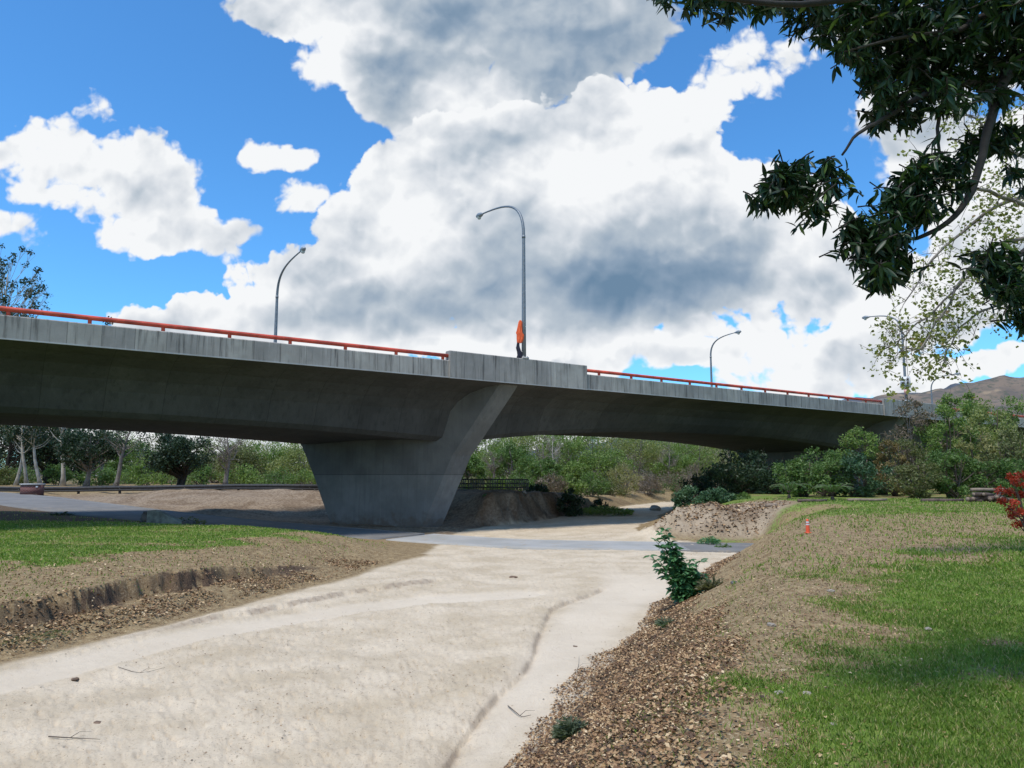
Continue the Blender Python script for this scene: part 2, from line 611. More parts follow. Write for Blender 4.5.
    z = z + out * (nb * .10 + nf * .05 + lump2 * .025)
    if not masks: return z
    # ---------------------------------------------------------------- masks
    sand = np.clip(smooth(-(dl - .1) / .35) * smooth((.30 - dr) / .14), 0, 1)
    # pale soil slopes beyond the road, mound
    bank = ((nd > 2.5) & (dl > -.5)).astype(float) * (1 - smooth((y - 62) / 5)) * smooth((x + 48) / 6)
    # green
    gp = fbm(x, y, .8, 5, 12); gq = fbm(x, y, .22, 4, 15)
    fine = fbm(x, y, 5, 3, 19)
    gr = smooth((dr - interp(y, [0, 5, 7, 10, 14, 20, 25, 30], [1.3, 1.5, 1.9, 2.2, 3.0, 5.0, 1.0, .6]) + gq * 3.2 + gp * 4.0) / 2.8) * (1 - smooth((y - 11) / 9) * (1 - smooth((y - 24.0) / 3)) * .62)
    gr = gr * (0.50 + .50 * smooth((gp + .20) * 4))
    gr = np.where(dr > 0, gr, 0) * (1 - .38 * smooth((y - 22) / 3))
    hwm = smooth((-nd - 2.5) / 1.5)
    gl = smooth((dl - interp(y, [10, 14, 18, 24, 32], [3.2, 3.4, 4.2, 3.2, 2.0]) + gp * 4.5 + gq * 3) / 3.2) * hwm
    shaded_dirt = smooth((-x - 8.5) / 3) * smooth((y - 34.0 + (x + 20) * .09) / 1.2) * (1 - smooth((y - 50 + gq * 3) / 4))  # bare dirt strip, with the bridge's shadow put into its dark colour
    gl = gl * (1 - shaded_dirt) * (.45 + .55 * smooth((gp + .16) * 4.5))
    gl = np.where((dl > 0) & (nd < 0), gl, 0)
    gfar = np.where((nd > 0) & (dl > 0), smooth((y - 62) / 5) * .25, 0)
    gfar = np.maximum(gfar, smooth((x * 0 + y - 70) / 10) * .6 * (dr > 4))
    green = np.clip(np.maximum(np.maximum(gr, gl), gfar), 0, 1) * (1 - mm)
    green = np.maximum(green, farm * .3)
    dark = np.clip(np.maximum(((dl > cutx - .10) & (dl < cutx + .26) & (y < 24) & (nd < 0)).astype(float) * (.75 + gp * 1.6), shaded_dirt * (nd < -1) * (dl > 0) * .8), 0, 1)
    dark = np.maximum(dark, smooth(dl / .4) * (1 - smooth((dl - 1.9) / 1.0)) * ((y > 43) & (y < 80)) * np.clip(.22 + gp * 1.6, 0, 1))
    soil = np.clip(np.maximum(bank * (1 - gfar), mm), 0, 1) * (1 - sand * (1 - mm))
    smc = smo * creek
    dark = np.maximum(dark, .75 * smooth((dr - .05) / .2) * smooth((interp(y, [3, 5, 8, 11, 16, 22, 27, 33], [1.9, 2.15, 2.15, 1.75, 1.25, 1.0, 1.1, 1.4]) + gp * .6 - dr) / .5) * (y < 31) * (y > 1))
    dark_lines = np.exp(-(d3 / .06) ** 2) * creek * smooth((nf + .1) * 5) * .8 + np.exp(-(d1 / .11) ** 2) * creek * smooth((nf + .2) * 5) * 1.2  # broken darker lines following the gully and the scarp
    sand = np.maximum(sand, mm * np.clip(.36 + gp * 1.4, 0, .49))
    return z, np.clip(sand * (1 - farm), 0, 1), green, soil, dark, smc, np.clip(dark_lines, 0, 1), dl, dr, nd, mm


def gz(x, y): return float(terrain(np.array([x]), np.array([y]))[0])


def ground_material():
    m, T, b = new_mat('ground')
    P = coords(T)
    A = T.attr('zone'); B = T.attr('zoneb')
    sa = T.n.new('ShaderNodeSeparateColor'); T.l.new(A.outputs['Color'], sa.inputs[0])
    sb = T.n.new('ShaderNodeSeparateColor'); T.l.new(B.outputs['Color'], sb.inputs[0])
    sand, green, soil = sa.outputs
    dark, smo, dark_lines = sb.outputs
    n1 = T.noise(P, 0.7, 6, 0.6)
    n2 = T.noise(P, 6.0, 6, 0.65)
    n3 = T.noise(P, 34.0, 4, 0.7)
    n4 = T.noise(P, 110.0, 3, 0.7)
    # sand
    sc = T.mix(T.rng(n1, .3, .7), (.52, .415, .28), (.67, .55, .395))
    sc = T.mix(T.m('MULTIPLY', T.rng(n2, .52, .72), .38), sc, (.40, .30, .20))
    sc = T.mix(T.m('MULTIPLY', T.rng(n3, .56, .70), .55), sc, (.30, .22, .15))
    vv = T.voro(T.vm('ADD', P, T.vm('MULTIPLY', T.noise(P, 3.0, 2, .5, col=True), (.5, .5, 0))), 5.5)
    foot = T.m('MULTIPLY', T.rng(vv, .22, .06), T.m('SUBTRACT', 1.0, smo))
    foot = T.m('MULTIPLY', foot, T.rng(T.noise(P, 1.1, 3, .5), .46, .6))
    sc = T.mix(T.m('MULTIPLY', foot, .42), sc, (.32, .24, .165))
    sp = T.m('MULTIPLY', T.rng(T.noise(P, 21, 5, .75), .60, .66), T.m('SUBTRACT', 1.0, smo))
    sc = T.mix(T.m('MULTIPLY', sp, .75), sc, (.20, .14, .09))
    sc = T.mix(T.m('MULTIPLY', smo, .6), sc, (.70, .585, .44))
    sc = T.mix(T.m('MULTIPLY', dark_lines, .7), sc, (.25, .19, .14))
    # dry straw / bare
    gc = T.mix(T.rng(n2, .35, .65), (.18, .115, .055), (.33, .235, .12))
    gc = T.mix(T.rng(n3, .5, .68), gc, (.48, .38, .23))
    gc = T.mix(T.rng(T.noise(P, 48, 4, .7, .5), .58, .66), gc, (.09, .06, .038))
    # grass colour
    lc = T.mix(T.rng(n2, .35, .65), (.10, .165, .024), (.20, .265, .055))
    lc = T.mix(T.rng(n3, .55, .75), lc, (.17, .19, .06))
    lc = T.mix(T.rng(n4, .6, .7), lc, (.03, .05, .012))
    gm = T.m('ADD', green, T.m('MULTIPLY', T.m('SUBTRACT', n2, .5), 1.1))
    gm = T.m('ADD', gm, T.m('MULTIPLY', T.m('SUBTRACT', n3, .5), .9))
    c = T.mix(T.rng(gm, .30, .62), gc, lc)
    so = T.mix(T.rng(n2, .35, .65), (.20, .14, .09), (.36, .275, .185))
    so = T.mix(T.rng(T.noise(P, .35, 5, .6, .8), .42, .6), so, T.vm('MULTIPLY', so, (.74, .70, .66)))
    so = T.mix(T.rng(n3, .55, .7), so, (.15, .105, .07))
    c = T.mix(soil, c, so)
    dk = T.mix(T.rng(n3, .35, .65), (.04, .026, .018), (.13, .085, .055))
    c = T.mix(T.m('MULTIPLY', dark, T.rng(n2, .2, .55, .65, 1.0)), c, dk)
    c = T.mix(sand, c, sc)
    T.l.new(c, b.inputs['Base Color'])
    b.inputs['Roughness'].default_value = 0.95
    b.inputs['Specular IOR Level'].default_value = 0.15
    h1 = T.bump(T.m('SUBTRACT', n2, T.m('MULTIPLY', foot, .35)), .55, .045)
    h2 = T.bump(n3, .65, .018, h1)
    hh = T.bump(n4, .5, .006, h2)
    T.l.new(hh, b.inputs['Normal'])
    return m


def build_ground():
    mat = ground_material()
    front = np.arange(-40, 40.001, .125)
    back = np.arange(42, 318.1, 3.0)
    az = np.radians(np.concatenate([front, back]))
    r = [0.0, .5, 1.0, 1.5, 2.0]
    q = 2.3
    while q < 120: r.append(q); q *= 1.0085
    while q < 5000: r.append(q); q *= 1.07
    r.append(5200)
    r = np.array(r)
    na, nr = len(az), len(r)
    X = np.outer(r, np.sin(az)); Y = np.outer(r, np.cos(az))
    xx, yy = X.ravel(), Y.ravel()
    z, sand, green, soil, dark, smo, dark_lines, dl, dr, nd, mm = terrain(xx, yy, True)
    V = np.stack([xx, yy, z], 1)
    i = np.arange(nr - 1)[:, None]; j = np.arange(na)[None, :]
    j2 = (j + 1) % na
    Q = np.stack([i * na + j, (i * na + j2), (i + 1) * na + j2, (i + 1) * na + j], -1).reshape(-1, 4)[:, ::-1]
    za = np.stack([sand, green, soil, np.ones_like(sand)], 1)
    zb = np.stack([dark, smo, dark_lines, np.ones_like(sand)], 1)
    fs = sand[Q].mean(1)
    sel = fs > .5
    for name, m_, lab in (('creek_bed', sel, 'pale dry sandy creek bed running under the bridge'), ('ground', ~sel, 'grassy park ground with dry banks beside the sandy creek bed')):
        q = Q[m_]
        u, inv = np.unique(q, return_inverse=True)
        o = mesh_np(name, V[u], inv.reshape(-1, 4), mat, None, True,
                    {'zone': ('POINT', za[u]), 'zoneb': ('POINT', zb[u])})
        tag(o, lab, 'creek bed' if name == 'creek_bed' else 'ground', kind='structure')


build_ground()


# ------------------------------------------------------------------ roads
def ribbon(name, pts, w0, mat, lab, dz=.0, thick=.12, part=None):
    P = catmull(pts, 10)
    if part: P = P[(P[:, 0] >= part[0]) & (P[:, 0] <= part[1])]
    d = np.gradient(P[:, :2], axis=0); d /= np.linalg.norm(d, axis=1)[:, None]
    n = np.stack([-d[:, 1], d[:, 0]], 1)
    V = []; nc = 9
    for i, p in enumerate(P):
        w = w0(p[0])
        for k in range(nc):
            s = (k / (nc - 1) * 2 - 1) * w
            V.append((p[0] + n[i][0] * s, p[1] + n[i][1] * s, p[2] + dz))
    V = np.array(V); Q = []
    for i in range(len(P) - 1):
        for k in range(nc - 1):
            Q.append((i * nc + k, (i + 1) * nc + k, (i + 1) * nc + k + 1, i * nc + k + 1))
    m = len(V)
    Vb = V.copy(); Vb[:, 2] -= thick
    V2 = np.vstack([V, Vb])
    for i in range(len(P) - 1):
        for k in (0, nc - 1):
            a, b_ = i * nc + k, (i + 1) * nc + k
            Q.append((a, b_, b_ + m, a + m))
    for i in (0, len(P) - 1):
        for k in range(nc - 1):
            a = i * nc + k; Q.append((a, a + 1, a + 1 + m, a + m))
    o = mesh_np(name, V2, np.array(Q), mat)
    tag(o, lab, 'road', kind='structure')
    return o


def road_mat(name, c0, c1, c2):
    m, T, b = new_mat(name)
    P = coords(T)
    c = T.mix(T.rng(T.noise(P, .5, 5, .6), .3, .7), c0, c1)
    c = T.mix(T.m('MULTIPLY', T.rng(T.noise(P, 40, 4, .7), .5, .7), .5), c, c2)
    c = T.mix(T.m('MULTIPLY', T.rng(T.noise(P, 1.3, 6, .7), .55, .68), .6), c, (.36, .29, .21))
    T.l.new(c, b.inputs['Base Color']); b.inputs['Roughness'].default_value = .95; b.inputs['Specular IOR Level'].default_value = .08
    T.l.new(T.bump(T.noise(P, 90, 3, .7), .4, .006), b.inputs['Normal'])
    return m


M_ASPH = road_mat('asphalt', (.17, .163, .152), (.225, .215, .20), (.22, .22, .22))
M_CROSS = road_mat('crossing_concrete', (.34, .33, .30), (.42, .40, .365), (.22, .22, .21))
rw = lambda x: float(np.interp(x, [-30, -14, -5, 12], [3.1, 2.7, 1.95, 1.8]))
ribbon('road', ROAD, rw, M_ASPH, 'grey asphalt road coming down from the left park towards the pier', .0, part=(-300, -5.01))
ribbon('concrete_crossing', ROAD, rw, M_CROSS, 'pale concrete road slab crossing the sandy creek bed', .012, part=(-5.4, 7.6))
o_ = ribbon('asphalt_patch', ROAD, rw, M_ASPH, 'blue-grey asphalt end of the creek crossing by the right bank', .0, part=(6.8, 12.5))


# ------------------------------------------------------------------ hills
def hills():
    m, T, b = new_mat('hill')
    P = coords(T)
    n = T.noise(P, .006, 6, .6); n2 = T.noise(P, .03, 6, .7)
    c = T.mix(T.rng(n, .4, .6), (.115, .095, .08), (.19, .14, .10))
    c = T.mix(T.rng(n2, .48, .62), c, (.085, .085, .062))
    c = T.mix(T.rng(T.noise(P, .011, 4, .5), .56, .66), c, (.30, .22, .14))
    T.l.new(c, b.inputs['Base Color']); b.inputs['Roughness'].default_value = .95
    # ridges: (distance, [(px, py)...])
    ridges = [(3800, [(-600, 470), (300, 470), (600, 440), (690, 408), (760, 400), (850, 390), (900, 387), (930, 388), (948, 384), (962, 379), (985, 380), (1010, 392), (1100, 395), (1500, 420)], (.072, .082, .10)),
              (2600, [(-600, 472), (500, 470), (760, 425), (820, 403), (860, 394), (900, 389), (930, 388), (955, 385), (975, 379), (990, 375), (1005, 373), (1030, 375), (1060, 382), (1100, 378), (1200, 392), (1500, 410)], None),
              (1300, [(-600, 474), (600, 472), (850, 425), (900, 405), (940, 400), (970, 398), (1010, 396), (1024, 397), (1100, 392), (1300, 405), (1500, 420)], None)]
    for R, prof, cc in ridges:
        pf = np.array(prof, float)
        px = np.linspace(-600, 1500, 420)
        py = np.interp(px, pf[:, 0], pf[:, 1])
        nv = 46
        V = []
        for k in range(nv):
            s = k / (nv - 1)
            if s < .7: t = s / .7; hf = t ** 1.15
            else: t = (s - .7) / .3; hf = 1 - t * .9
            rr = R * (.62 + .5 * s)
            u = (px - 512) / F
            v = (384 - py) / F
            top = (math.sin(TH) + v * math.cos(TH)) / (math.cos(TH) - v * math.sin(TH)) * R * .97
            yv = np.full_like(px, rr); xv = u * rr
            rid = 1 - np.abs(fbm(xv, yv, 7 / R, 5, int(R))) * 4
            zz = np.maximum(top, 0) * hf * (.86 + .14 * rid * (1 if s < .7 else .5)) + 1.0
            zz = zz + (rid - .7) * R * .012 * math.sin(math.pi * min(s / .7, 1)) * (top > 0)
            V.append(np.stack([xv, yv, zz - 3 * (k == 0)], 1))
        V = np.concatenate(V); nx = len(px)
        i = np.arange(nv - 1)[:, None]; j = np.arange(nx - 1)[None, :]
        Q = np.stack([i * nx + j, i * nx + j + 1, (i + 1) * nx + j + 1, (i + 1) * nx + j], -1).reshape(-1, 4)
        mt = m
        if cc:
            mt = simple('far_hill', cc, .95, var=.35, scale=.004, bump=0)
        o = mesh_np('hills', V, Q, mt, None, True)
        tag(o, {3800: 'dark slate hill behind the brown hills at right', 2600: 'brown dry hills rising behind the trees at right', 1300: 'low tan foothills just above the far bushes'}[R], 'hill', kind='structure')


hills()


# ------------------------------------------------------------------ bridge
BD = np.array([math.sin(math.radians(55)), math.cos(math.radians(55))])
BN = np.array([-BD[1], BD[0]])
B0 = np.array([.74, 42.0])
BRZ = math.atan2(BD[1], BD[0])
TMIN, TMAX, W = -62.0, 118.0, 16.4


def bw(t, s, z):
    p = B0 + BD * t + BN * s
    return (p[0], p[1], z)


def soffit(tp):
    if tp < 0:
        q = ((tp + 22) % 44) - 22 if tp < -44 else tp + 22
        return CZ + 1.9 + .72 * (1 - (q / 22) ** 2)
    if tp > 44:
        q = ((tp - 44) % 44) - 22
        return CZ + 1.9 + 1.0 * (1 - (q / 22) ** 2)
    return CZ + 1.88 + 1.28 * (1 - (abs(tp - 22.5) / 22.5) ** 2.2)


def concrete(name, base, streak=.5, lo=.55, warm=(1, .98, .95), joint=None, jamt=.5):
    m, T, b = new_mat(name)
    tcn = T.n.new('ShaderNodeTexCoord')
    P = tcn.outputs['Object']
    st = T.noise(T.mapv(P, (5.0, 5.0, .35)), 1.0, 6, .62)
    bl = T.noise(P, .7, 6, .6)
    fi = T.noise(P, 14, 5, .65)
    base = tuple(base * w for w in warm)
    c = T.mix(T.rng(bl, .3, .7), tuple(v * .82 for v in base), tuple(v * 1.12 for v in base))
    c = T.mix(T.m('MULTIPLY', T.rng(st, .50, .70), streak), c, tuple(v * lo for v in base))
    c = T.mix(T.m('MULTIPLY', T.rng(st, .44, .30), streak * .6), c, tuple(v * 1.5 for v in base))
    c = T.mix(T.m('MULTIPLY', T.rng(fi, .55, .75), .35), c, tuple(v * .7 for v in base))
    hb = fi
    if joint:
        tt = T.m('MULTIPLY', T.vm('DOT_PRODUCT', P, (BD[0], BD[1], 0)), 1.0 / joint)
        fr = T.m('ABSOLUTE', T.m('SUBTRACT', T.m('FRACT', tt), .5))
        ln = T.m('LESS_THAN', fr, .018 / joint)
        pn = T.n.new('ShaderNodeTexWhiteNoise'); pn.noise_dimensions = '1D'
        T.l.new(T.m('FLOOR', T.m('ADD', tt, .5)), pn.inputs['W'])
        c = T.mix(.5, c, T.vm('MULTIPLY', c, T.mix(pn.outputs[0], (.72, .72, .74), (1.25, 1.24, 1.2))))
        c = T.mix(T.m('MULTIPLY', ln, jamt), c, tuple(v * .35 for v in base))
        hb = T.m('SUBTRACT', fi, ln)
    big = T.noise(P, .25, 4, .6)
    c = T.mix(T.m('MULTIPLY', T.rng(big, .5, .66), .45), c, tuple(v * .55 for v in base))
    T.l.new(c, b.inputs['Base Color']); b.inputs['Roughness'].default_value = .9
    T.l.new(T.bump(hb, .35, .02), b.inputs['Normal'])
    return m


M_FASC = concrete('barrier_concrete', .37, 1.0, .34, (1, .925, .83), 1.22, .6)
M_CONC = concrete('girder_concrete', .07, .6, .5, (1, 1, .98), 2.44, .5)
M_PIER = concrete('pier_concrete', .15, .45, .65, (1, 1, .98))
def pier_finish():
    T = NT(M_PIER.node_tree); b = T.n['Principled BSDF']
    old = b.inputs['Base Color'].links[0].from_socket
    tcn = T.n.new('ShaderNodeTexCoord')
    sp = T.n.new('ShaderNodeSeparateXYZ'); T.l.new(tcn.outputs['Object'], sp.inputs[0])
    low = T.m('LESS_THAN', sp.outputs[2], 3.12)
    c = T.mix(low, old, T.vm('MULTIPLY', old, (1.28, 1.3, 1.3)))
    nn = T.noise(tcn.outputs['Object'], 1.4, 5, .65)
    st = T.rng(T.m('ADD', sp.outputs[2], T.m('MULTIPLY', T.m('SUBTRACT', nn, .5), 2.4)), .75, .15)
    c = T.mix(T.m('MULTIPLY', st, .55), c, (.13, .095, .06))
    ln = T.m('LESS_THAN', T.m('ABSOLUTE', T.m('SUBTRACT', sp.outputs[2], 3.12)), .018)
    c = T.mix(T.m('MULTIPLY', ln, .6), c, (.04, .04, .04))
    T.l.new(c, b.inputs['Base Color'])


pier_finish()
M_PALE = concrete('pale_concrete', .45, .3)
M_RAIL = simple('red_rail_paint', (.55, .075, .04), .65, 0, .32, 1.6, .25, .006)

bridge = empty('road_bridge', bw(0, 0, 0), 0)
tag(bridge, 'long grey concrete box girder road bridge with red railings crossing the dry creek', 'bridge')


def bm_sweep(name, prof_fn, ts, mat, parent, capends=True, closed=True, smooth_sh=False):
    rings = [np.array(prof_fn(t)) for t in ts]
    k = len(rings[0])
    V = []
    for t, r in zip(ts, rings):
        for s, z in r[:, :2]:
            V.append(np.array(bw(t, s, z)))
    V = np.array(V) - np.array([bridge.location[0], bridge.location[1], bridge.location[2]])
    Q = []
    kk = k if closed else k - 1
    for i in range(len(ts) - 1):
        for j in range(kk):
            j2 = (j + 1) % k
            Q.append((i * k + j, (i + 1) * k + j, (i + 1) * k + j2, i * k + j2))
    me = bpy.data.meshes.new(name)
    faces = [tuple(q) for q in Q]
    if capends:
        faces.append(tuple(range(k))); faces.append(tuple(reversed([(len(ts) - 1) * k + j for j in range(k)])))
    me.from_pydata([tuple(v) for v in V], [], faces)
    me.update()
    o = bpy.data.objects.new(name, me); COL.objects.link(o)
    me.materials.append(mat); o.parent = parent
    if smooth_sh:
        for p in me.polygons: p.use_smooth = len(p.vertices) == 4
    return o


ts = list(np.arange(TMIN, TMAX + .01, 1.0))
ZD = 8.72       # deck top


def girder(t):
    h1, h2 = soffit(t + .6 * 4), soffit(t + .6 * 12.8)
    zo = 8.32
    L = [(0.02, zo), (1.3, zo - .22), (2.2, zo - .52), (2.9, zo - 1.0), (3.3, zo - 1.5), (3.75, h1 + .25), (4.1, h1)]
    Rr = [(12.4, h2), (12.7, h2 + .25), (13.1, zo - 1.5), (13.5, zo - 1.0), (14.2, zo - .52), (15.1, zo - .22), (16.38, zo)]
    return L + Rr + [(16.38, ZD), (0.02, ZD)]


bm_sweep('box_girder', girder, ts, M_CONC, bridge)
# wearing surface
bm_sweep('roadway', lambda t: [(.5, ZD + .002), (15.9, ZD + .002), (15.9, ZD + .06), (8.2, ZD + .12), (.5, ZD + .06)], ts, M_ASPH, bridge)

PED = [(-5.0, 4.6), (38.5, 48.2), (82, 92), (-49, -39.5)]


def near_barrier(t0, t1, z0, z1, out, name='barrier', s0=0.0, flip=1):
    n = max(2, int((t1 - t0) / 1.5))
    tt = np.linspace(t0, t1, n)
    def pf(t):
        P = [(-out, z0), (-out, z1 - .04), (-out + .04, z1), (.34, z1), (.40, z1 - .05), (.46, ZD + .0), (.46, z0 + .2)]
        if flip < 0: P = [(W - a, b) for a, b in P][::-1]
        return P
    return bm_sweep(name, pf, tt, M_FASC, bridge)


def seg_list(peds):
    peds = sorted(peds); cur = TMIN; out = []
    for a, b in peds:
        out.append((cur, a)); cur = b
    out.append((cur, TMAX)); return out


Z_BB, Z_BT, Z_PT, Z_RT = 8.27, 9.20, 9.72, 9.56
for a, b in seg_list(PED): near_barrier(a + .003, b - .003, Z_BB, Z_BT, .0)
for a, b in PED: near_barrier(a, b, Z_BB - .03, Z_PT, .10, 'lamp_plinth')
PEDF = [(a - 9.6, b - 9.6) for a, b in PED]
for a, b in seg_list(PEDF): near_barrier(a + .003, b - .003, Z_BB, Z_BT, .0, flip=-1)
for a, b in PEDF: near_barrier(a, b, Z_BB - .03, Z_PT, .10, 'lamp_plinth', flip=-1)
# pale drip line
for a, b in seg_list(PED):
    bm_sweep('drip_edge', lambda t: [(-.012, Z_BB - .02), (-.012, Z_BB + .035), (.05, Z_BB + .035), (.05, Z_BB - .02)], np.linspace(a, b, max(2, int((b - a) / 2))), M_PALE, bridge)
for a, b in PED:
    bm_sweep('drip_edge', lambda t: [(-.112, Z_BB - .045), (-.112, Z_BB + .0), (-.05, Z_BB + .0), (-.05, Z_BB - .045)], np.linspace(a, b, 4), M_PALE, bridge)
# railings
for peds, s_ in ((PED, .17), (PEDF, W - .17)):
    for a, b in seg_list(peds):
        rl = bm_sweep('railing', lambda t: [(s_ + .1 * math.cos(q), Z_RT - .1 + .1 * math.sin(q)) for q in np.linspace(0, 2 * math.pi, 11)[:-1]],
                      np.linspace(a, b, max(2, int((b - a) / 3))), M_RAIL, bridge, smooth_sh=True)
        if peds is PEDF:
            mb = MB(); t = a + 1.2
            while t < b:
                p = np.array(bw(t, s_, 0)) - np.array(bridge.location)
                mb.box((p[0], p[1], (Z_BT + Z_RT - .1) / 2), (.14, .10, Z_RT - .1 - Z_BT + .02), BRZ); t += 2.75
            mb.build('rail_posts', M_RAIL, rl)['kind'] = 'stuff'
            continue
        t = a + 1.2
        while t < b:
            p = np.array(bw(t, s_, 0)) - np.array(bridge.location)
            mb = MB(); mb.box((0, 0, (Z_BT + Z_RT - .1) / 2), (.14, .10, Z_RT - .1 - Z_BT + .02), BRZ)
            o_ = mb.build('rail_post', M_RAIL, rl); o_.location = (p[0], p[1], 0)
            t += 2.75


# piers (flaring walls, skewed to the deck)
def pier(t0):
    SK = .6
    def P(s, z, e):     # e thickness offset along t
        th = {0: .62, 1: .62}[0]
        return np.array(bw(t0 - SK * s + e * .78, s, z)) - np.array(bridge.location)
    levels = [(-.5, 4.95, 10.4), (0, 4.72, 10.55), (1.5, 4.12, 11.2), (3.0, 3.52, 11.8), (4.2, 3.05, 12.35), (5.0, 2.52, 12.75),
              (6.0, 1.88, 13.5), (7.0, 1.24, 14.3), (7.7, .79, 15.0), (8.22, .47, 15.6)]
    V = []; k = 8
    for z, a, b in levels:
        r = .16
        for (s, e) in ((a, -1 + r * 1.5), (a + r, -1), (b - r, -1), (b, -1 + r * 1.5), (b, 1 - r * 1.5), (b - r, 1), (a + r, 1), (a, 1 - r * 1.5)):
            V.append(P(s, z, e * .8))
    faces = []
    for i in range(len(levels) - 1):
        for j in range(k):
            j2 = (j + 1) % k
            faces.append((i * k + j, i * k + j2, (i + 1) * k + j2, (i + 1) * k + j))
    faces.append(tuple(range(k))[::-1]); faces.append(tuple((len(levels) - 1) * k + j for j in range(k)))
    me = bpy.data.meshes.new('pier'); me.from_pydata([tuple(v) for v in V], [], faces); me.update()
    o = bpy.data.objects.new('pier', me); COL.objects.link(o); me.materials.append(M_PIER); o.parent = bridge
    tag(o, label='pale tapering wall pier flaring up to the deck edge' if t0 < 10 else 'shaded pier half hidden by bushes')


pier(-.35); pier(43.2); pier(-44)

# ------------------------------------------------------------------ lamps
M_GALV = simple('galvanised_steel', (.20, .22, .24), .55, .35, .15, 8, .05, .002)
M_HEAD = simple('lamp_head_paint', (.27, .29, .31), .5, .2, .1, 8, 0)
M_GLASS = simple('lamp_glass', (.5, .52, .5), .2, 0, .05, 8, 0)
M_DARK = simple('dark_metal', (.03, .032, .035), .55, .2, .2, 8, .05)


def street_lamp(t, s, H, reach, side, label, r0=.13):
    x, y, z = bw(t, s, Z_PT)
    root = empty('street_lamp', (x, y, z))
    tag(root, label, 'street lamp', 'curved arm street lamps on the bridge')
    d = BN * side
    b = MB(); b.box((0, 0, .05), (.42, .42, .10), BRZ)
    for ax in (-1, 1):
        for ay in (-1, 1):
            p = BD * ax * .15 + BN * ay * .15
            b.box((p[0], p[1], .13), (.04, .04, .06), BRZ)
    b.build('base_plate', M_PALE, root)
    zb = H * .73
    pts = [(0, 0, .1), (0, 0, zb * .33), (0, 0, zb * .66), (0, 0, zb)]
    rad = [r0, r0 * .9, r0 * .8, r0 * .68]
    n = 14
    P0, P1, P2, P3 = (0, zb), (0, H * .95), (reach * .35, H * .985), (reach, H)
    for i in range(1, n + 1):
        q = i / n
        a = (1 - q) ** 3 * P0[0] + 3 * (1 - q) ** 2 * q * P1[0] + 3 * (1 - q) * q * q * P2[0] + q ** 3 * P3[0]
        c = (1 - q) ** 3 * P0[1] + 3 * (1 - q) ** 2 * q * P1[1] + 3 * (1 - q) * q * q * P2[1] + q ** 3 * P3[1]
        pts.append((d[0] * a, d[1] * a, c)); rad.append(r0 * (.68 - .36 * q))
    b = MB(); b.tube(pts, rad, 10); b.build('pole', M_GALV, root, True)
    b = MB(); b.tube([(0, 0, zb - .12), (0, 0, zb + .05)], [r0 * .8, r0 * .78], 10); b.build('collar', M_GALV, root, True)
    h = np.array([d[0] * reach, d[1] * reach, H])
    dd = np.array([d[0], d[1], .02])
    b = MB()
    hp = [h + dd * q for q in (-.12, .0, .15, .4, .62, .72)]
    b.tube(hp, [.05, .08, .14, .17, .11, .02], 10); hd = b.build('lamp_head', M_HEAD, root, True)
    b = MB()
    c = h + dd * .38
    b.lathe([(.02, -.27), (.09, -.25), (.13, -.17), (.135, -.08)], c, 12); b.build('lens', M_GLASS, hd, True)
    return root


street_lamp(0, .1, 10.0, 4.5, 1, 'tallest street lamp on the middle plinth, with orange cloth tied on its pole', .14)
street_lamp(42.7, .1, 8.3, 3.0, 1, 'street lamp with a small white sign on its pole at the bridge end', .13)
street_lamp(-9.4, W - .4, 7.6, 4.6, -1, 'leftmost street lamp, standing behind the left red railing')
street_lamp(35.3, W - .4, 7.5, 3.2, -1, 'street lamp behind the right red railing, its arm pointing right')
street_lamp(81, W - .4, 6.9, 3.2, -1, 'farthest street lamp, tiny in front of the brown hills')

# sign on the second lamp
M_WHITE = simple('sign_white', (.62, .62, .62), .5, 0, .08, 10, 0)
M_BLACK = simple('sign_black', (.02, .02, .02), .6, 0, .1, 10, 0)
M_PINK = simple('sign_pink', (.62, .33, .30), .6, 0, .1, 10, 0)
x, y, z = bw(42.7, .1, 0)
def sign():
    fd = np.array([-x, -y, 0.]); fd /= np.linalg.norm(fd)
    rt = np.array([-fd[1], fd[0], 0])
    root = empty('road_sign', (x + fd[0] * .14, y + fd[1] * .14, 10.9), math.atan2(fd[0], -fd[1]))
    tag(root, 'small white sign with black marks and a pink tag, fixed to the right lamp pole', 'sign')
    b = MB(); b.box((0, 0, .55), (.85, .02, 1.0)); b.build('sign_panel', M_WHITE, root)
    for (a, c, w_, h_) in ((-.2, .78, .22, .2), (.2, .78, .2, .22), (-.18, .48, .26, .16), (.2, .5, .16, .26), (0, .2, .5, .08)):
        b = MB(); b.box((a, -.013, c), (w_, .005, h_)); b.build('black_mark', M_BLACK, root)
    b = MB(); b.box((0, 0, -.35), (.32, .02, .45)); b.build('pink_tag', M_PINK, root)
    for zz in (.3, -.3):
        b = MB(); b.box((0, .03, zz), (.08, .05, .05)); b.build('bracket', M_GALV, root)
sign()

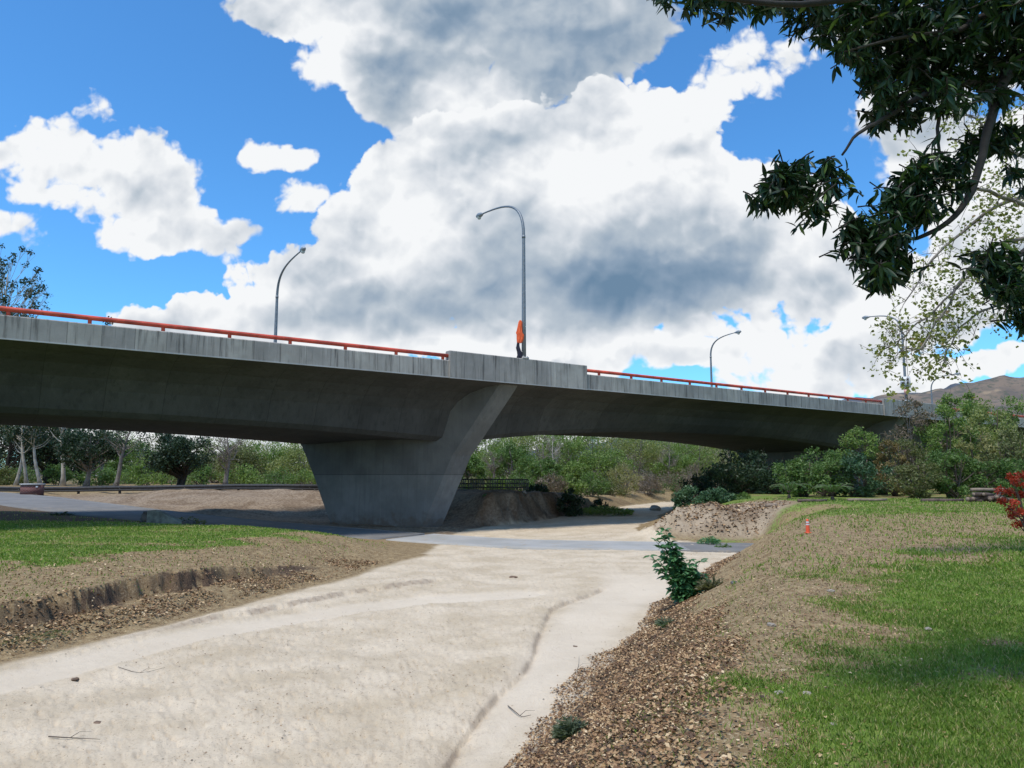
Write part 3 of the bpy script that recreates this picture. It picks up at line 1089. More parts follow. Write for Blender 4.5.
# orange cloth with a dark cloth hanging under it on the middle lamp
M_ORANGE = simple('orange_cloth', (.80, .13, .04), .85, 0, .12, 5, .2, .01)
M_NAVY = simple('dark_cloth', (.018, .018, .035), .9, 0, .3, 5, .2, .01)
def cloth_strip(name, path, mat, parent, seed):
    rng = np.random.default_rng(seed)
    V = []; nw = 9
    for i, (cx, z, w, th) in enumerate(path):
        for side in (0, 1):
            for k in range(nw):
                u = k / (nw - 1) * 2 - 1
                yy = (th * (1 - u * u) ** .5 if abs(u) < 1 else 0) * (1 if side else -1) + .03 * math.sin(u * 7 + i * .9 + seed)
                V.append((cx + u * w, yy, z))
    V = np.array(V); m = 2 * nw; Q = []
    for i in range(len(path) - 1):
        for k in range(nw - 1):
            a = i * m + k; Q.append((a, a + 1, a + m + 1, a + m))
            a += nw; Q.append((a + 1, a, a + m, a + m + 1))
    return mesh_np(name, V, np.array(Q), mat, parent, True)
def orange():
    x0, y0, z0 = bw(0, .1, Z_PT)
    root = empty('safety_cloth', (x0 - .14, y0 - .16, z0))
    tag(root, 'bright orange cloth bundle with a dark strip below it, tied to the middle lamp pole', 'cloth')
    cloth_strip('orange_cloth', [(-.06, 2.24, .05, .03), (-.06, 2.15, .11, .05), (-.09, 1.9, .13, .06), (-.12, 1.62, .16, .07), (-.13, 1.5, .19, .08), (-.06, 1.38, .22, .06), (-.07, 1.15, .21, .07), (-.10, .98, .17, .05), (-.14, .90, .12, .04)], M_ORANGE, root, 1)
    cloth_strip('dark_strip', [(-.18, .98, .07, .03), (-.2, .75, .09, .04), (-.2, .62, .12, .05), (-.13, .4, .13, .05), (-.09, .2, .15, .05), (-.12, .06, .16, .05), (-.16, .0, .13, .03)], M_NAVY, root, 2)
orange()

# ------------------------------------------------------------------ vegetation
RNG = np.random.default_rng(11)
BARK = simple('bark_brown', (.10, .075, .055), .9, 0, .4, 3, .4, .03)
BARK_D = simple('bark_dark', (.035, .028, .022), .9, 0, .4, 3, .4, .03)
BARK_W = simple('bark_pale', (.40, .36, .30), .85, 0, .35, 1.2, .3, .02)
BARK_G = simple('bark_grey', (.20, .17, .145), .9, 0, .3, 3, .4, .03)
L_WILLOW = leaf_mat('leaf_willow', (.11, .17, .04), (.23, .32, .08))
L_WILLOW2 = leaf_mat('leaf_spring', (.17, .20, .06), (.33, .36, .13))
L_MID = leaf_mat('leaf_mid', (.075, .13, .035), (.16, .25, .065))
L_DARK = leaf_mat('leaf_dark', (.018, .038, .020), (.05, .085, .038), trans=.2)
L_BLUE = leaf_mat('leaf_bluegreen', (.035, .08, .04), (.10, .18, .075), trans=.2)
L_YEL = leaf_mat('leaf_yellow', (.20, .20, .07), (.38, .35, .14))
L_RUST = leaf_mat('leaf_rust', (.17, .115, .045), (.28, .21, .08))
L_DUSK = leaf_mat('leaf_dusky', (.15, .115, .085), (.27, .21, .155))
L_OLIVE = leaf_mat('leaf_olive', (.10, .115, .04), (.21, .22, .085))
L_RED = leaf_mat('leaf_red', (.33, .03, .016), (.66, .10, .04), trans=.25)
L_PLANT = leaf_mat('leaf_fresh', (.04, .12, .05), (.13, .29, .11), trans=.25, scale=4, rough=.4)
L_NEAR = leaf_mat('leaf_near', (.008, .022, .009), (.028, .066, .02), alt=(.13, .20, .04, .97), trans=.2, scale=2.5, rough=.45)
L_SYC = leaf_mat('leaf_sycamore', (.14, .16, .03), (.30, .30, .08), alt=(.28, .17, .07, .9), scale=2)
L_PALM = leaf_mat('leaf_palm', (.05, .10, .03), (.12, .20, .06))


def rand_dirs(n, rng):
    v = rng.normal(size=(n, 3)); v /= np.linalg.norm(v, axis=1)[:, None] + 1e-9
    return v


def leaf_quads(C, size, rng, aspect=.5, up=.0, droop=0.0, jit=.35):
    """diamond, slightly folded leaf sprigs at centres C"""
    n = len(C)
    d = rand_dirs(n, rng); d[:, 2] = d[:, 2] * (1 - abs(droop)) - droop + up
    d /= np.linalg.norm(d, axis=1)[:, None] + 1e-9
    q = rand_dirs(n, rng)
    w = np.cross(d, q); w /= np.linalg.norm(w, axis=1)[:, None] + 1e-9
    nn = np.cross(d, w)
    L = size * (1 + jit * rng.uniform(-1, 1, n))[:, None]
    a = C - d * L * .5; b = C + d * L * .5
    m = C - d * L * .08 + nn * L * .08
    V = np.stack([a, m + w * L * aspect * .5, b, m - w * L * aspect * .5], 1).reshape(-1, 3)
    Q = np.arange(n * 4).reshape(n, 4)
    return V, Q


def clump_points(C, rad, n, rng, flat=.85):
    """n leaf positions spread over clumps; denser at their outsides"""
    idx = rng.integers(0, len(C), n)
    d = rand_dirs(n, rng)
    r = rng.uniform(0, 1, n) ** .45
    p = C[idx] + d * (np.asarray(rad)[idx] * r)[:, None] * np.array([1, 1, flat])
    return p, idx


def crown_obj(name, C, rad, n, size, mat, parent, rng, aspect=.5, droop=0., up=0., flat=.85, core=None):
    p, idx = clump_points(C, rad, n, rng, flat)
    V, Q = leaf_quads(p, size, rng, aspect, up, droop)
    cl = rng.uniform(0, 1, len(C))
    rnd = np.clip(rng.uniform(0, 1, len(p)) * .6 + cl[idx] * .4, 0, 1)
    return mesh_np(name, V, Q, mat, parent, False, {'rnd': ('FACE', rnd)})


def bezier(a, b, c, n=5):
    t = np.linspace(0, 1, n)[:, None]
    return (1 - t) ** 2 * a + 2 * (1 - t) * t * b + t * t * c


def tree(name, label, cat, x, y, h, cr, base=.3, clumps=26, leaves=2600, ls=.3, lmat=None, bark=None, tr=.2, group=None, seed=0,
         lean=(0, 0), droop=0., shape='round', stems=1, z=None, clr=.36, aspect=.5, twigs=3, up=0., bare=False, ellip=(1, 1)):
    rng = np.random.default_rng(seed + 1000)
    z0 = gz(x, y) if z is None else z
    root = empty(name, (x, y, z0 - .08))
    tag(root, label, cat, group)
    lean = np.array([lean[0], lean[1]])
    # clump centres
    C = []
    zc = h * (base + 1) / 2; hz = h * (1 - base) / 2
    tries = 0
    while len(C) < clumps and tries < 5000:
        tries += 1
        d = rand_dirs(1, rng)[0]
        r = rng.uniform(.25, 1) ** .5
        p = np.array([d[0] * cr * r * ellip[0], d[1] * cr * r * ellip[1], zc + d[2] * hz * r])
        t = (p[2] - h * base) / (h * (1 - base))
        if shape == 'flatbase' and t < .12: continue
        if shape == 'dome': 
            if t < .0: continue
            p[:2] *= math.sqrt(max(.05, 1.1 - t)) * 1.15
        if shape == 'column': p[:2] *= .75
        if shape == 'vase': p[:2] *= .45 + .75 * t
        p[0] += lean[0] * p[2] / h + rng.normal() * cr * .06; p[1] += lean[1] * p[2] / h
        C.append(p)
    C = np.array(C)
    rad = cr * clr * rng.uniform(.6, 1.25, len(C))
    mb = MB()
    ns = stems
    for s in range(ns):
        a0 = rng.uniform(0, 6.28)
        sp = 0 if ns == 1 else cr * .12
        b0 = np.array([math.cos(a0) * sp, math.sin(a0) * sp, 0])
        top = np.array([lean[0] * .85 + (rng.normal() * cr * .12 if ns == 1 else math.cos(a0) * cr * .4), lean[1] * .85 + (rng.normal() * cr * .12 if ns == 1 else math.sin(a0) * cr * .4), h * .85])
        n = 9
        tt = np.linspace(0, 1, n)
        ax = b0 + (top - b0) * tt[:, None] + np.stack([np.sin(tt * 5 + a0) * cr * .05, np.cos(tt * 4 + a0) * cr * .05, tt * 0], 1) * np.minimum(1, tt * 3)[:, None]
        rr = tr / math.sqrt(ns) * (1 - .85 * tt) ** .8
        rr[0] *= 1.45
        mb.tube(ax, rr, 8)
        sub = C[rng.permutation(len(C))[:max(4, len(C) // ns)]] if ns > 1 else C
        for c in sub:
            zs = np.clip(c[2] - rng.uniform(.25, .6) * np.linalg.norm(c[:2] - lean * c[2] / h) - .1 * h, h * base * .7, h * .8)
            k = zs / (h * .85)
            st = np.array([np.interp(k, tt, ax[:, i]) for i in range(3)])
            r0 = np.interp(k, tt, rr) * .5
            mid = (st + c) / 2 + np.array([0, 0, -.05 * h if droop <= 0 else .05 * h]) + rng.normal(size=3) * cr * .06
            mb.tube(bezier(st, mid, c, 5), np.linspace(r0, max(.012, r0 * .25), 5), 5, False)
            for q in range(twigs):
                e = c + rand_dirs(1, rng)[0] * cr * clr * 1.0 + np.array([0, 0, .2 * cr * clr])
                md = (c + e) / 2 + rng.normal(size=3) * cr * .04
                mb.tube(bezier(mid * .4 + c * .6, md, e, 4), np.linspace(max(.012, r0 * .3), .006, 4), 4, False)
                if bare:
                    for qq in range(4):
                        e2 = md + rand_dirs(1, rng)[0] * cr * clr * .9 + np.array([0, 0, .35 * cr * clr])
                        mb.tube(bezier(md, (md + e2) / 2 + rng.normal(size=3) * cr * .02, e2, 3), [.012, .009, .005], 3, False)
    mb.build('trunk', bark or BARK, root, True)
    if leaves:
        crown_obj('crown', C, rad, leaves, ls, lmat or L_MID, root, rng, aspect, droop, up)
    return root


def copy_tree(o, loc, rz, sc=(1, 1, 1), label=None, group=None):
    c = o.copy(); COL.objects.link(c); c.location = loc; c.rotation_euler = (0, 0, rz); c.scale = sc
    if label: c['label'] = label
    if group: c['group'] = group
    for ch in [q for q in bpy.data.objects if q.parent == o]:
        d = ch.copy(); COL.objects.link(d); d.parent = c
    return c


def px_at(px, d): return (px - 512) / F * d


# --- left group, beyond the far road (d 72-110)
def T(px, d, top_py, cr_px, **kw):
    x = px_at(px, d)
    z0 = gz(x, d)
    v = (384 - top_py) / F
    zt = CZ + d * (math.sin(TH) + v * math.cos(TH)) / (math.cos(TH) - v * math.sin(TH))
    return dict(x=x, y=d, h=zt - z0, cr=cr_px / F * d, z=z0, **kw)


LG = 'pale trunked trees beyond the left road'
tree('gum_tree', 'tallest gum tree at the left edge, its thin crown showing above the railing', 'tree', **T(-6, 84, 238, 34, base=.62, clumps=80, leaves=2300, ls=.34, lmat=L_DARK, bark=BARK_W, tr=.22, seed=1, lean=(1.0, 0), clr=.17, twigs=5))
tree('gum_tree', 'leaning pale trunk left of the low brick block', 'tree', **T(20, 82, 405, 24, base=.5, clumps=16, leaves=1500, ls=.34, lmat=L_DARK, bark=BARK_W, tr=.19, seed=2, lean=(.9, 0), clr=.35, group=LG))
tree('gum_tree', 'pale trunk rising straight behind the low brick block', 'tree', **T(31, 80, 400, 26, base=.5, clumps=16, leaves=1500, ls=.34, lmat=L_DARK, bark=BARK_W, tr=.19, seed=3, lean=(-.5, 0), clr=.35, group=LG))
tree('gum_tree', 'pale trunk leaning left, just right of the low brick block', 'tree', **T(45, 79, 400, 26, base=.5, clumps=16, leaves=1500, ls=.34, lmat=L_DARK, bark=BARK_W, tr=.2, seed=4, lean=(-2.2, 0), clr=.35, group=LG))
tree('gum_tree', 'thick pale trunk standing left of the dark flat-bottomed tree', 'tree', **T(67, 78, 392, 24, base=.55, clumps=14, leaves=1300, ls=.34, lmat=L_DARK, bark=BARK_W, tr=.24, seed=5, lean=(-.6, 0), clr=.35, group=LG))
tree('gum_tree', 'tall thin tree whose tip just shows above the left railing near the cloud edge', 'tree', **T(105, 92, 313, 18, base=.6, clumps=16, leaves=1500, ls=.34, lmat=L_DARK, bark=BARK_G, tr=.28, seed=6, clr=.36))
tree('live_oak', 'dark flat-bottomed oak between the pale trunks and the thin crooked tree', 'tree', **T(90, 76, 422, 29, base=.30, clumps=44, leaves=7000, ls=.27, lmat=L_DARK, bark=BARK_G, tr=.26, seed=7, shape='flatbase', clr=.34))
tree('live_oak', 'round dark oak with flat underside left of the bare forked tree', 'tree', **T(181, 72, 433, 32, base=.24, clumps=50, leaves=8500, ls=.25, lmat=L_DARK, bark=BARK_D, tr=.34, seed=8, shape='flatbase', clr=.33, stems=2))
tree('slender_tree', 'thin crooked brown tree between the two dark oaks', 'tree', **T(119, 73, 418, 22, base=.55, clumps=18, leaves=700, ls=.25, lmat=L_DARK, bark=BARK_G, tr=.24, seed=9, lean=(.9, 0), clr=.35, twigs=4))
tree('bare_tree', 'bare grey tree forking in a Y right of the dark oak', 'tree', **T(228, 74, 425, 26, base=.28, clumps=16, leaves=160, ls=.2, lmat=L_OLIVE, bark=BARK_G, tr=.26, seed=10, shape='vase', clr=.3, twigs=5, bare=True))
EG = 'dark evergreens behind the pale trunks'
for i, (px, d, top, r, lab) in enumerate([(-22, 100, 405, 32, 'dark evergreen at the far left behind the low rail'), (12, 98, 415, 30, 'dark evergreen mass behind the leftmost pale trunks'), (50, 100, 418, 30, 'dark evergreen between the pale trunks'), (85, 104, 428, 26, 'dark evergreen behind the flat-bottomed oak'), (-60, 95, 400, 36, 'dark evergreen beyond the left edge of the lawn')]):
    tree('evergreen_tree', lab, 'tree', **T(px, d, top, r, base=.08, clumps=34, leaves=3600, ls=.42, lmat=L_DARK, bark=BARK_D, tr=.3, seed=20 + i, clr=.36, group=EG))
UG = 'undergrowth bushes beyond the left guard rail'
for i, (px, d, top, r, mt, lab) in enumerate([(8, 84, 470, 18, L_OLIVE, 'low dull bush left of the brick block'), (60, 86, 462, 16, L_MID, 'low green bush between the pale trunks'), (104, 84, 466, 20, L_MID, 'low green bush under the flat-bottomed oak'),
                                         (148, 84, 460, 22, L_WILLOW, 'bright green bush between the two dark oaks'), (200, 82, 463, 20, L_MID, 'low green bush under the round oak'), (244, 82, 466, 22, L_WILLOW, 'low green bush right of the bare tree')]):
    tree('bush', lab, 'bush', **T(px, d, top, r, base=.0, clumps=18, leaves=1500, ls=.26, lmat=mt, bark=BARK_D, tr=.08, stems=3, seed=40 + i, shape='dome', clr=.4, group=UG, twigs=1))

WG = 'spring green willows along the far creek bank'
WL = [(138, 96, 440, 26, L_WILLOW), (215, 105, 452, 30, L_OLIVE), (240, 98, 447, 26, L_OLIVE), (268, 104, 444, 30, L_WILLOW), (300, 96, 449, 26, L_WILLOW2), (335, 105, 436, 30, L_WILLOW), (400, 110, 430, 40, L_WILLOW),
      (455, 104, 438, 28, L_WILLOW), (484, 112, 426, 34, L_WILLOW), (512, 98, 445, 26, L_MID), (530, 122, 420, 34, L_WILLOW2), (560, 108, 432, 28, L_WILLOW), (588, 124, 422, 34, L_WILLOW), (604, 100, 448, 26, L_WILLOW),
      (632, 120, 424, 32, L_WILLOW2), (662, 128, 430, 34, L_WILLOW), (690, 122, 436, 30, L_WILLOW), (716, 130, 440, 32, L_WILLOW2), (742, 118, 446, 26, L_WILLOW2), (770, 125, 440, 30, L_WILLOW),
      (547, 92, 460, 20, L_MID), (470, 90, 458, 18, L_MID), (575, 94, 462, 18, L_WILLOW), (675, 106, 452, 20, L_WILLOW)]
WL += [(20, 122, 424, 34, L_OLIVE), (70, 126, 430, 34, L_WILLOW), (120, 122, 428, 34, L_WILLOW), (165, 124, 432, 34, L_OLIVE), (205, 126, 434, 34, L_WILLOW), (262, 124, 438, 34, L_WILLOW2), (310, 122, 436, 34, L_WILLOW), (497, 128, 424, 40, L_WILLOW), (545, 132, 420, 40, L_WILLOW), (610, 134, 424, 40, L_WILLOW), (655, 136, 428, 40, L_WILLOW2), (700, 138, 432, 40, L_WILLOW)]
WX = ['far behind the pale trunks at left', 'far behind the flat-bottomed oak', 'far behind the thin crooked tree', 'far behind the round oak, left side', 'far behind the round oak, right side', 'farthest one right of the bare forked tree', 'farthest one just left of the pier', 'farthest one right of the pier', 'farthest one behind the pale tall trunks', 'farthest one above the feathery shrub', 'farthest one above the creek end', 'farthest one above the brown twiggy bush']
wlab = WX[:0] + ['behind the bush between the oaks', 'dull, right behind the round oak', 'dull, right of the bare forked tree', 'second green one left of the pier', 'closest green one left of the pier', 'at the left edge of the pier wall', 'hidden behind the pier wall',
        'peeping out right of the pier foot', 'tall one right of the slanting pier edge', 'darker rounded one beyond the picket fence', 'tall pale one near the pale tall trunks', 'right of the pale tall trunks', 'tall one over the middle of the arch', 'rounded one left of the feathery pale shrub',
        'pale one rising behind the feathery shrub', 'tall one above the end of the creek', 'above the brown twiggy bush', 'pale one right of the brown twiggy bush', 'pale one beside the dark tree under the bridge', 'almost hidden by the dark tree under the bridge',
        'small darker one above the eroded bank', 'small darker one against the right side of the pier', 'small bright one left of the dark shrub on the bank', 'small bright one over the brown bank bush']
for i, ((px, d, top, r, mt), lab) in enumerate(zip(WL, wlab + WX)):
    dl_ = 'willow tree ' + lab
    tree('willow_tree', 'spring green ' + dl_ if mt is L_WILLOW else ('pale yellow-green ' + dl_ if mt is L_WILLOW2 else 'muted green ' + dl_), 'tree',
         **T(px, d, top, r, base=.02, clumps=44, leaves=6500, ls=.33, lmat=mt, bark=BARK_G, tr=.2, stems=3, seed=60 + i, clr=.32, group=WG, twigs=2, aspect=.4))
BG = 'bare twiggy trees along the far creek bank'
for i, (px, d, top, r, lab) in enumerate([(553, 100, 432, 12, 'pale bare tall trunk standing among the willows above the bank'), (543, 99, 436, 9, 'second bare trunk, just left of the pale tall trunk'), (668, 104, 446, 14, 'bare grey tree above the brown twiggy bush'), (726, 104, 446, 12, 'dark bare leaning tree left of the dark tree under the bridge'),
                                     (494, 96, 452, 12, 'brown bare shrub beyond the picket fence'), (626, 100, 452, 14, 'pinkish bare tree behind the feathery shrub')]):
    tree('bare_tree', lab, 'tree', **T(px, d, top, r, base=.3, clumps=14, leaves=120, ls=.2, lmat=L_DUSK, bark=BARK_G if i else BARK_W, tr=.16, seed=100 + i, shape='vase', clr=.34, group=BG, twigs=5, bare=True))
SG = 'shrubs along the creek banks'
for i, (px, d, top, r, mt, lab, n) in enumerate([
        (622, 84, 465, 20, L_YEL, 'feathery pale yellow-green shrub at the bend of the creek', 2600), (645, 88, 472, 18, L_DUSK, 'greyish twiggy bush right of the feathery shrub', 2000),
        (690, 86, 462, 26, L_DUSK, 'brown twiggy bush above the dark shrub by the soil mound', 3400), (654, 92, 490, 10, L_BLUE, 'small dark bush at the foot of the leaning pale trunk', 700),
        (718, 84, 476, 16, L_DUSK, 'brown bush just left of the dark tree', 1400)]):
    tree('shrub', lab, 'shrub', **T(px, d, top, r, base=.0, clumps=24, leaves=n, ls=.24, lmat=mt, bark=BARK_G, tr=.1, stems=4, seed=120 + i, clr=.34, group=SG, twigs=4, aspect=.28, up=.5, shape='round'))
for i, (px, d, top, r, lab, n, mt) in enumerate([(571, 57.5, 486, 15, 'dark leafy shrub where the eroded bank ends', 2200, L_DARK), (488, 48.2, 501, 6, 'little dark bush growing on the foot of the eroded bank', 600, L_BLUE), (538, 60, 484, 12, 'dark low bush on top of the eroded bank', 900, L_DARK), (598, 62, 498, 9, 'dark low bush beside the green weeds', 700, L_DARK),
                                          (690, 43.5, 486, 20, 'dark blue-green shrub behind the soil mound', 4200, L_BLUE), (716, 44.0, 487, 15, 'lighter green shrub right behind the soil mound', 2600, L_BLUE), (737, 45, 494, 11, 'small pale green shrub at the right end of the mound', 1300, L_MID)]):
    tree('shrub', lab, 'shrub', **T(px, d, top, r, base=.0, clumps=24, leaves=n, ls=.2 if d > 50 else .17, lmat=mt, bark=BARK_D, tr=.06, stems=4, seed=140 + i, clr=.36, twigs=2, shape='dome' if i != 1 else 'column', group=SG))

BS = [(455, 60, 484, 16, L_MID, 'behind the left end of the slatted fence'), (476, 66, 478, 18, L_OLIVE, 'behind the slatted fence, olive'), (500, 64, 480, 18, L_WILLOW, 'bright green behind the slatted fence'), (520, 68, 476, 20, L_MID, 'dull green beyond the fence end'), (548, 72, 474, 20, L_DUSK, 'brown above the eroded bank'),
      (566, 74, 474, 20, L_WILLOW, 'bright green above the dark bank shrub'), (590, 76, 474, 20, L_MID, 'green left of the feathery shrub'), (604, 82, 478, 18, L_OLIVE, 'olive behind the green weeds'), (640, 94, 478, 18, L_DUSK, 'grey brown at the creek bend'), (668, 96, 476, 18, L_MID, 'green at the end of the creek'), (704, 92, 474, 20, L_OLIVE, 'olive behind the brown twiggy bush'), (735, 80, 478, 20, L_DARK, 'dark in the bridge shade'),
      (250, 90, 474, 22, L_OLIVE, 'olive beyond the guard rail left of the pier'), (280, 88, 472, 22, L_MID, 'green beyond the guard rail left of the pier'), (308, 90, 472, 22, L_WILLOW, 'bright green touching the left side of the pier'), (130, 92, 470, 22, L_MID, 'green between the oaks low down'), (170, 94, 472, 22, L_OLIVE, 'olive under the round oak'), (22, 92, 468, 22, L_MID, 'green behind the brick block')]
for i, (px, d, top, r, mt, lab) in enumerate(BS):
    tree('bank_bush', 'low bush ' + lab, 'bush', **T(px, d, top, r, base=.0, clumps=22, leaves=1900, ls=.27, lmat=mt, bark=BARK_G, tr=.07, stems=3, seed=170 + i, shape='dome', clr=.38, group='low bushes on the far banks', twigs=2, aspect=.35))

# --- right group in front of the bridge
RG = 'shrubs and small trees at the right edge of the grass'
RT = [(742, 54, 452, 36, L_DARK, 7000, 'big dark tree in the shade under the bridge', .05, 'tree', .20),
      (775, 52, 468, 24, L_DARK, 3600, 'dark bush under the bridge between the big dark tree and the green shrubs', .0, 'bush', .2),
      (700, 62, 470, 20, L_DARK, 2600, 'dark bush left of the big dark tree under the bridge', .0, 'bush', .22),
      (800, 45, 455, 26, L_MID, 4600, 'broad green shrub left of the small palm', .0, 'shrub', .17),
      (826, 47, 447, 28, L_MID, 5000, 'green shrub rising against the shaded girder', .0, 'shrub', .18),
      (856, 46, 452, 26, L_BLUE, 4600, 'bluish green shrub right of the small palm', .0, 'shrub', .17),
      (858, 50, 428, 20, L_WILLOW, 1800, 'light leafy sprays sticking up over the bluish shrub', .35, 'tree', .2),
      (890, 47, 436, 17, L_RUST, 2800, 'rust coloured bush right of the bluish shrub', .0, 'shrub', .15),
      (880, 50, 446, 20, L_BLUE, 2800, 'dark green bush behind the rusty one', .0, 'shrub', .18),
      (918, 54, 398, 26, L_DUSK, 3600, 'tall brown twiggy tree in front of the bridge end', .1, 'tree', .2),
      (905, 50, 432, 22, L_OLIVE, 2800, 'olive brown bush under the bridge end', .0, 'shrub', .18),
      (915, 43, 458, 24, L_OLIVE, 4200, 'yellowish olive shrub right of the rusty bush', .0, 'shrub', .15),
      (945, 52, 404, 27, L_WILLOW, 5600, 'bright green tree right of the tall brown one', .05, 'tree', .2),
      (962, 58, 388, 28, L_WILLOW, 4200, 'tallest green crowned tree in front of the hills', .2, 'tree', .22),
      (985, 54, 394, 30, L_WILLOW2, 6400, 'pale yellow-green tree at the right under the brown hill', .05, 'tree', .2),
      (1020, 60, 390, 30, L_WILLOW, 5400, 'bright green tree at the right edge', .05, 'tree', .2),
      (975, 49, 424, 22, L_YEL, 2600, 'yellowish tree in the middle of the right thicket', .05, 'tree', .17),
      (1010, 47, 430, 30, L_OLIVE, 4800, 'broad olive bush behind the red leaved tree', .0, 'shrub', .18),
      (950, 43, 450, 26, L_MID, 5000, 'dark green shrub left of the log pile', .0, 'shrub', .16),
      (985, 43, 455, 26, L_MID, 5000, 'dark green shrub behind the log pile', .0, 'shrub', .16),
      (1022, 44, 455, 26, L_MID, 4600, 'green shrub behind the red leaved tree', .0, 'shrub', .16),
      (1060, 48, 420, 36, L_WILLOW, 4200, 'green tree just outside the right edge', .0, 'tree', .24)]
for i, (px, d, top, r, mt, n, lab, bs, cat, ls) in enumerate(RT):
    tree('thicket_tree' if cat == 'tree' else 'thicket_shrub', lab, cat, **T(px, d, top, r, base=bs, clumps=40, leaves=n, ls=ls * 1.1, lmat=mt, bark=BARK if mt is not L_DUSK else BARK_G, tr=.14, stems=3, seed=200 + i, clr=.3, group=RG, twigs=3 if mt is L_DUSK else 2, aspect=.42))


# small palm: arching fronds
def frond_mesh(mb_v, mb_q, rnds, base, dirv, L, drop, rng, nl=18, lw=.035, ll=.28):
    up = np.array([0, 0, 1.])
    pts = []
    for k in range(9):
        q = k / 8
        pts.append(base + dirv * L * q + up * (L * 1.35 * q - (drop + .35) * L * q * q))
    pts = np.array(pts)
    side = np.cross(dirv, up); side /= np.linalg.norm(side)
    n0 = sum(len(v) for v in mb_v)
    for k in range(nl):
        q = .12 + .86 * k / nl
        c = np.array([np.interp(q, np.linspace(0, 1, 9), pts[:, i]) for i in range(3)])
        t = pts[min(8, int(q * 8) + 1)] - pts[int(q * 8)]; t /= np.linalg.norm(t)
        for s in (-1, 1):
            e = c + (side * s * .8 + t * .55 + up * -.15) * ll * (1 - .5 * q)
            w = t * lw
            mb_v.append(np.array([c - w * .5, (c + e) / 2 - w, e, (c + e) / 2 + w * .8])); mb_q.append(1); rnds.append(rng.uniform())
    return pts


def palm(x, y, label, L=1.3, n=16, seed=5):
    rng = np.random.default_rng(seed)
    root = empty('small_palm', (x, y, gz(x, y)))
    tag(root, label, 'palm')
    Vs, qs, rn = [], [], []
    mb = MB()
    mb.tube([(0, 0, -.1), (0, 0, .1), (0, 0, .25)], [.09, .10, .07], 9)
    for i in range(n):
        a = i * 2.4; el = rng.uniform(.3, 1.0)
        d = np.array([math.cos(a), math.sin(a), 0])
        p = frond_mesh(Vs, qs, rn, np.array([0, 0, .3]), d, L * rng.uniform(.8, 1.1), 1.0 - el * .5, rng)
        mb.tube(p, np.linspace(.018, .005, 9), 4, False)
    mb.build('trunk', BARK, root, True)
    V = np.concatenate(Vs)
    mesh_np('fronds', V, np.arange(len(V)).reshape(-1, 4), L_PALM, root, False, {'rnd': ('FACE', np.array(rn))})


palm(px_at(829, 39.5), 39.5, 'small bright fern-like palm at the edge of the grass under the shrubs', 1.15)
palm(px_at(786, 42), 42, 'darker small palm left of the bright one, half inside the shrubs', 1.2, 12, 9)


# ---------------- red-leaved small tree
def red_tree():
    d = 16.3
    x, y = px_at(1019, d), d
    root = empty('red_leaf_tree', (x, y, gz(x, y) - .03))
    tag(root, 'small tree with bright red leaves on a short brown trunk at the right edge', 'tree')
    rng = np.random.default_rng(4)
    mb = MB()
    mb.tube([(0, 0, 0), (.01, 0, .3), (-.02, 0, .6), (0, 0, .85)], [.075, .06, .055, .05], 8)
    C = []
    for (px, py) in [(1010, 492), (1000, 490), (1003, 501), (1014, 503), (1020, 495), (1026, 485), (1012, 515), (1020, 512), (1030, 505), (1018, 524), (1028, 520), (1015, 482), (1036, 492), (1040, 510), (1022, 475), (1034, 480), (1045, 500), (1010, 508), (1012, 477), (1044, 520)]:
        p = WD(px, py, d + rng.uniform(-.35, .35)) - np.array([x, y, root.location[2]])
        C.append(p)
    C = np.array(C)
    for c in C:
        st = np.array([0, 0, rng.uniform(.35, .8)])
        mb.tube(bezier(st, (st + c) / 2 + np.array([0, 0, -.05]), c, 5), [.022, .018, .013, .009, .005], 5, False)
    mb.build('trunk', BARK, root, True)
    crown_obj('crown', C, np.full(len(C), .115), 1900, .07, L_RED, root, rng, .5, -.0, .2)


red_tree()


# ---------------- detailed leaves (near things)
def leaf_shape(n, w):
    """lanceolate outline strip: returns (V (k,3)), quads) along +x, folded along midrib"""
    t = np.linspace(0, 1, n)
    half = w * np.sin(np.pi * t ** .8) ** .9
    return t, half


def near_leaves(P, D, L, rng, width=.14, curl=.18, seg=5):
    """P base points, D directions, L lengths -> mesh of folded, curved leaves"""
    n = len(P)
    D = D / (np.linalg.norm(D, axis=1)[:, None] + 1e-9)
    q = rand_dirs(n, rng); q[:, 2] += 1.2
    S = np.cross(D, q); S /= np.linalg.norm(S, axis=1)[:, None] + 1e-9
    N = np.cross(S, D)
    t, half = leaf_shape(seg, width)
    cu = curl * rng.uniform(.3, 1.6, n)
    V = np.zeros((n, seg, 3, 3))
    for k in range(seg):
        c = P + D * (L * t[k])[:, None] - N * (L * cu * t[k] ** 2)[:, None]
        for j, s in enumerate((-1, 0, 1)):
            V[:, k, j] = c + S * (s * half[k] * L)[:, None] + N * ((.35 * abs(s)) * half[k] * L)[:, None]
    base = (np.arange(n) * seg * 3)[:, None]
    Q = []
    for k in range(seg - 1):
        for j in range(2):
            a = k * 3 + j
            Q.append(np.concatenate([base + a, base + a + 1, base + a + 4, base + a + 3], 1))
    Q = np.concatenate(Q)
    fr = np.tile(np.arange(n), (seg - 1) * 2)
    return V.reshape(-1, 3), Q, fr


def leaf_cluster_mesh(name, P, D, L, mat, parent, rng, width=.14, curl=.18, seg=5, smooth_sh=True):
    V, Q, fr = near_leaves(P, D, L, rng, width, curl, seg)
    r = rng.uniform(0, 1, len(P))
    return mesh_np(name, V, Q, mat, parent, smooth_sh, {'rnd': ('FACE', r[fr])})


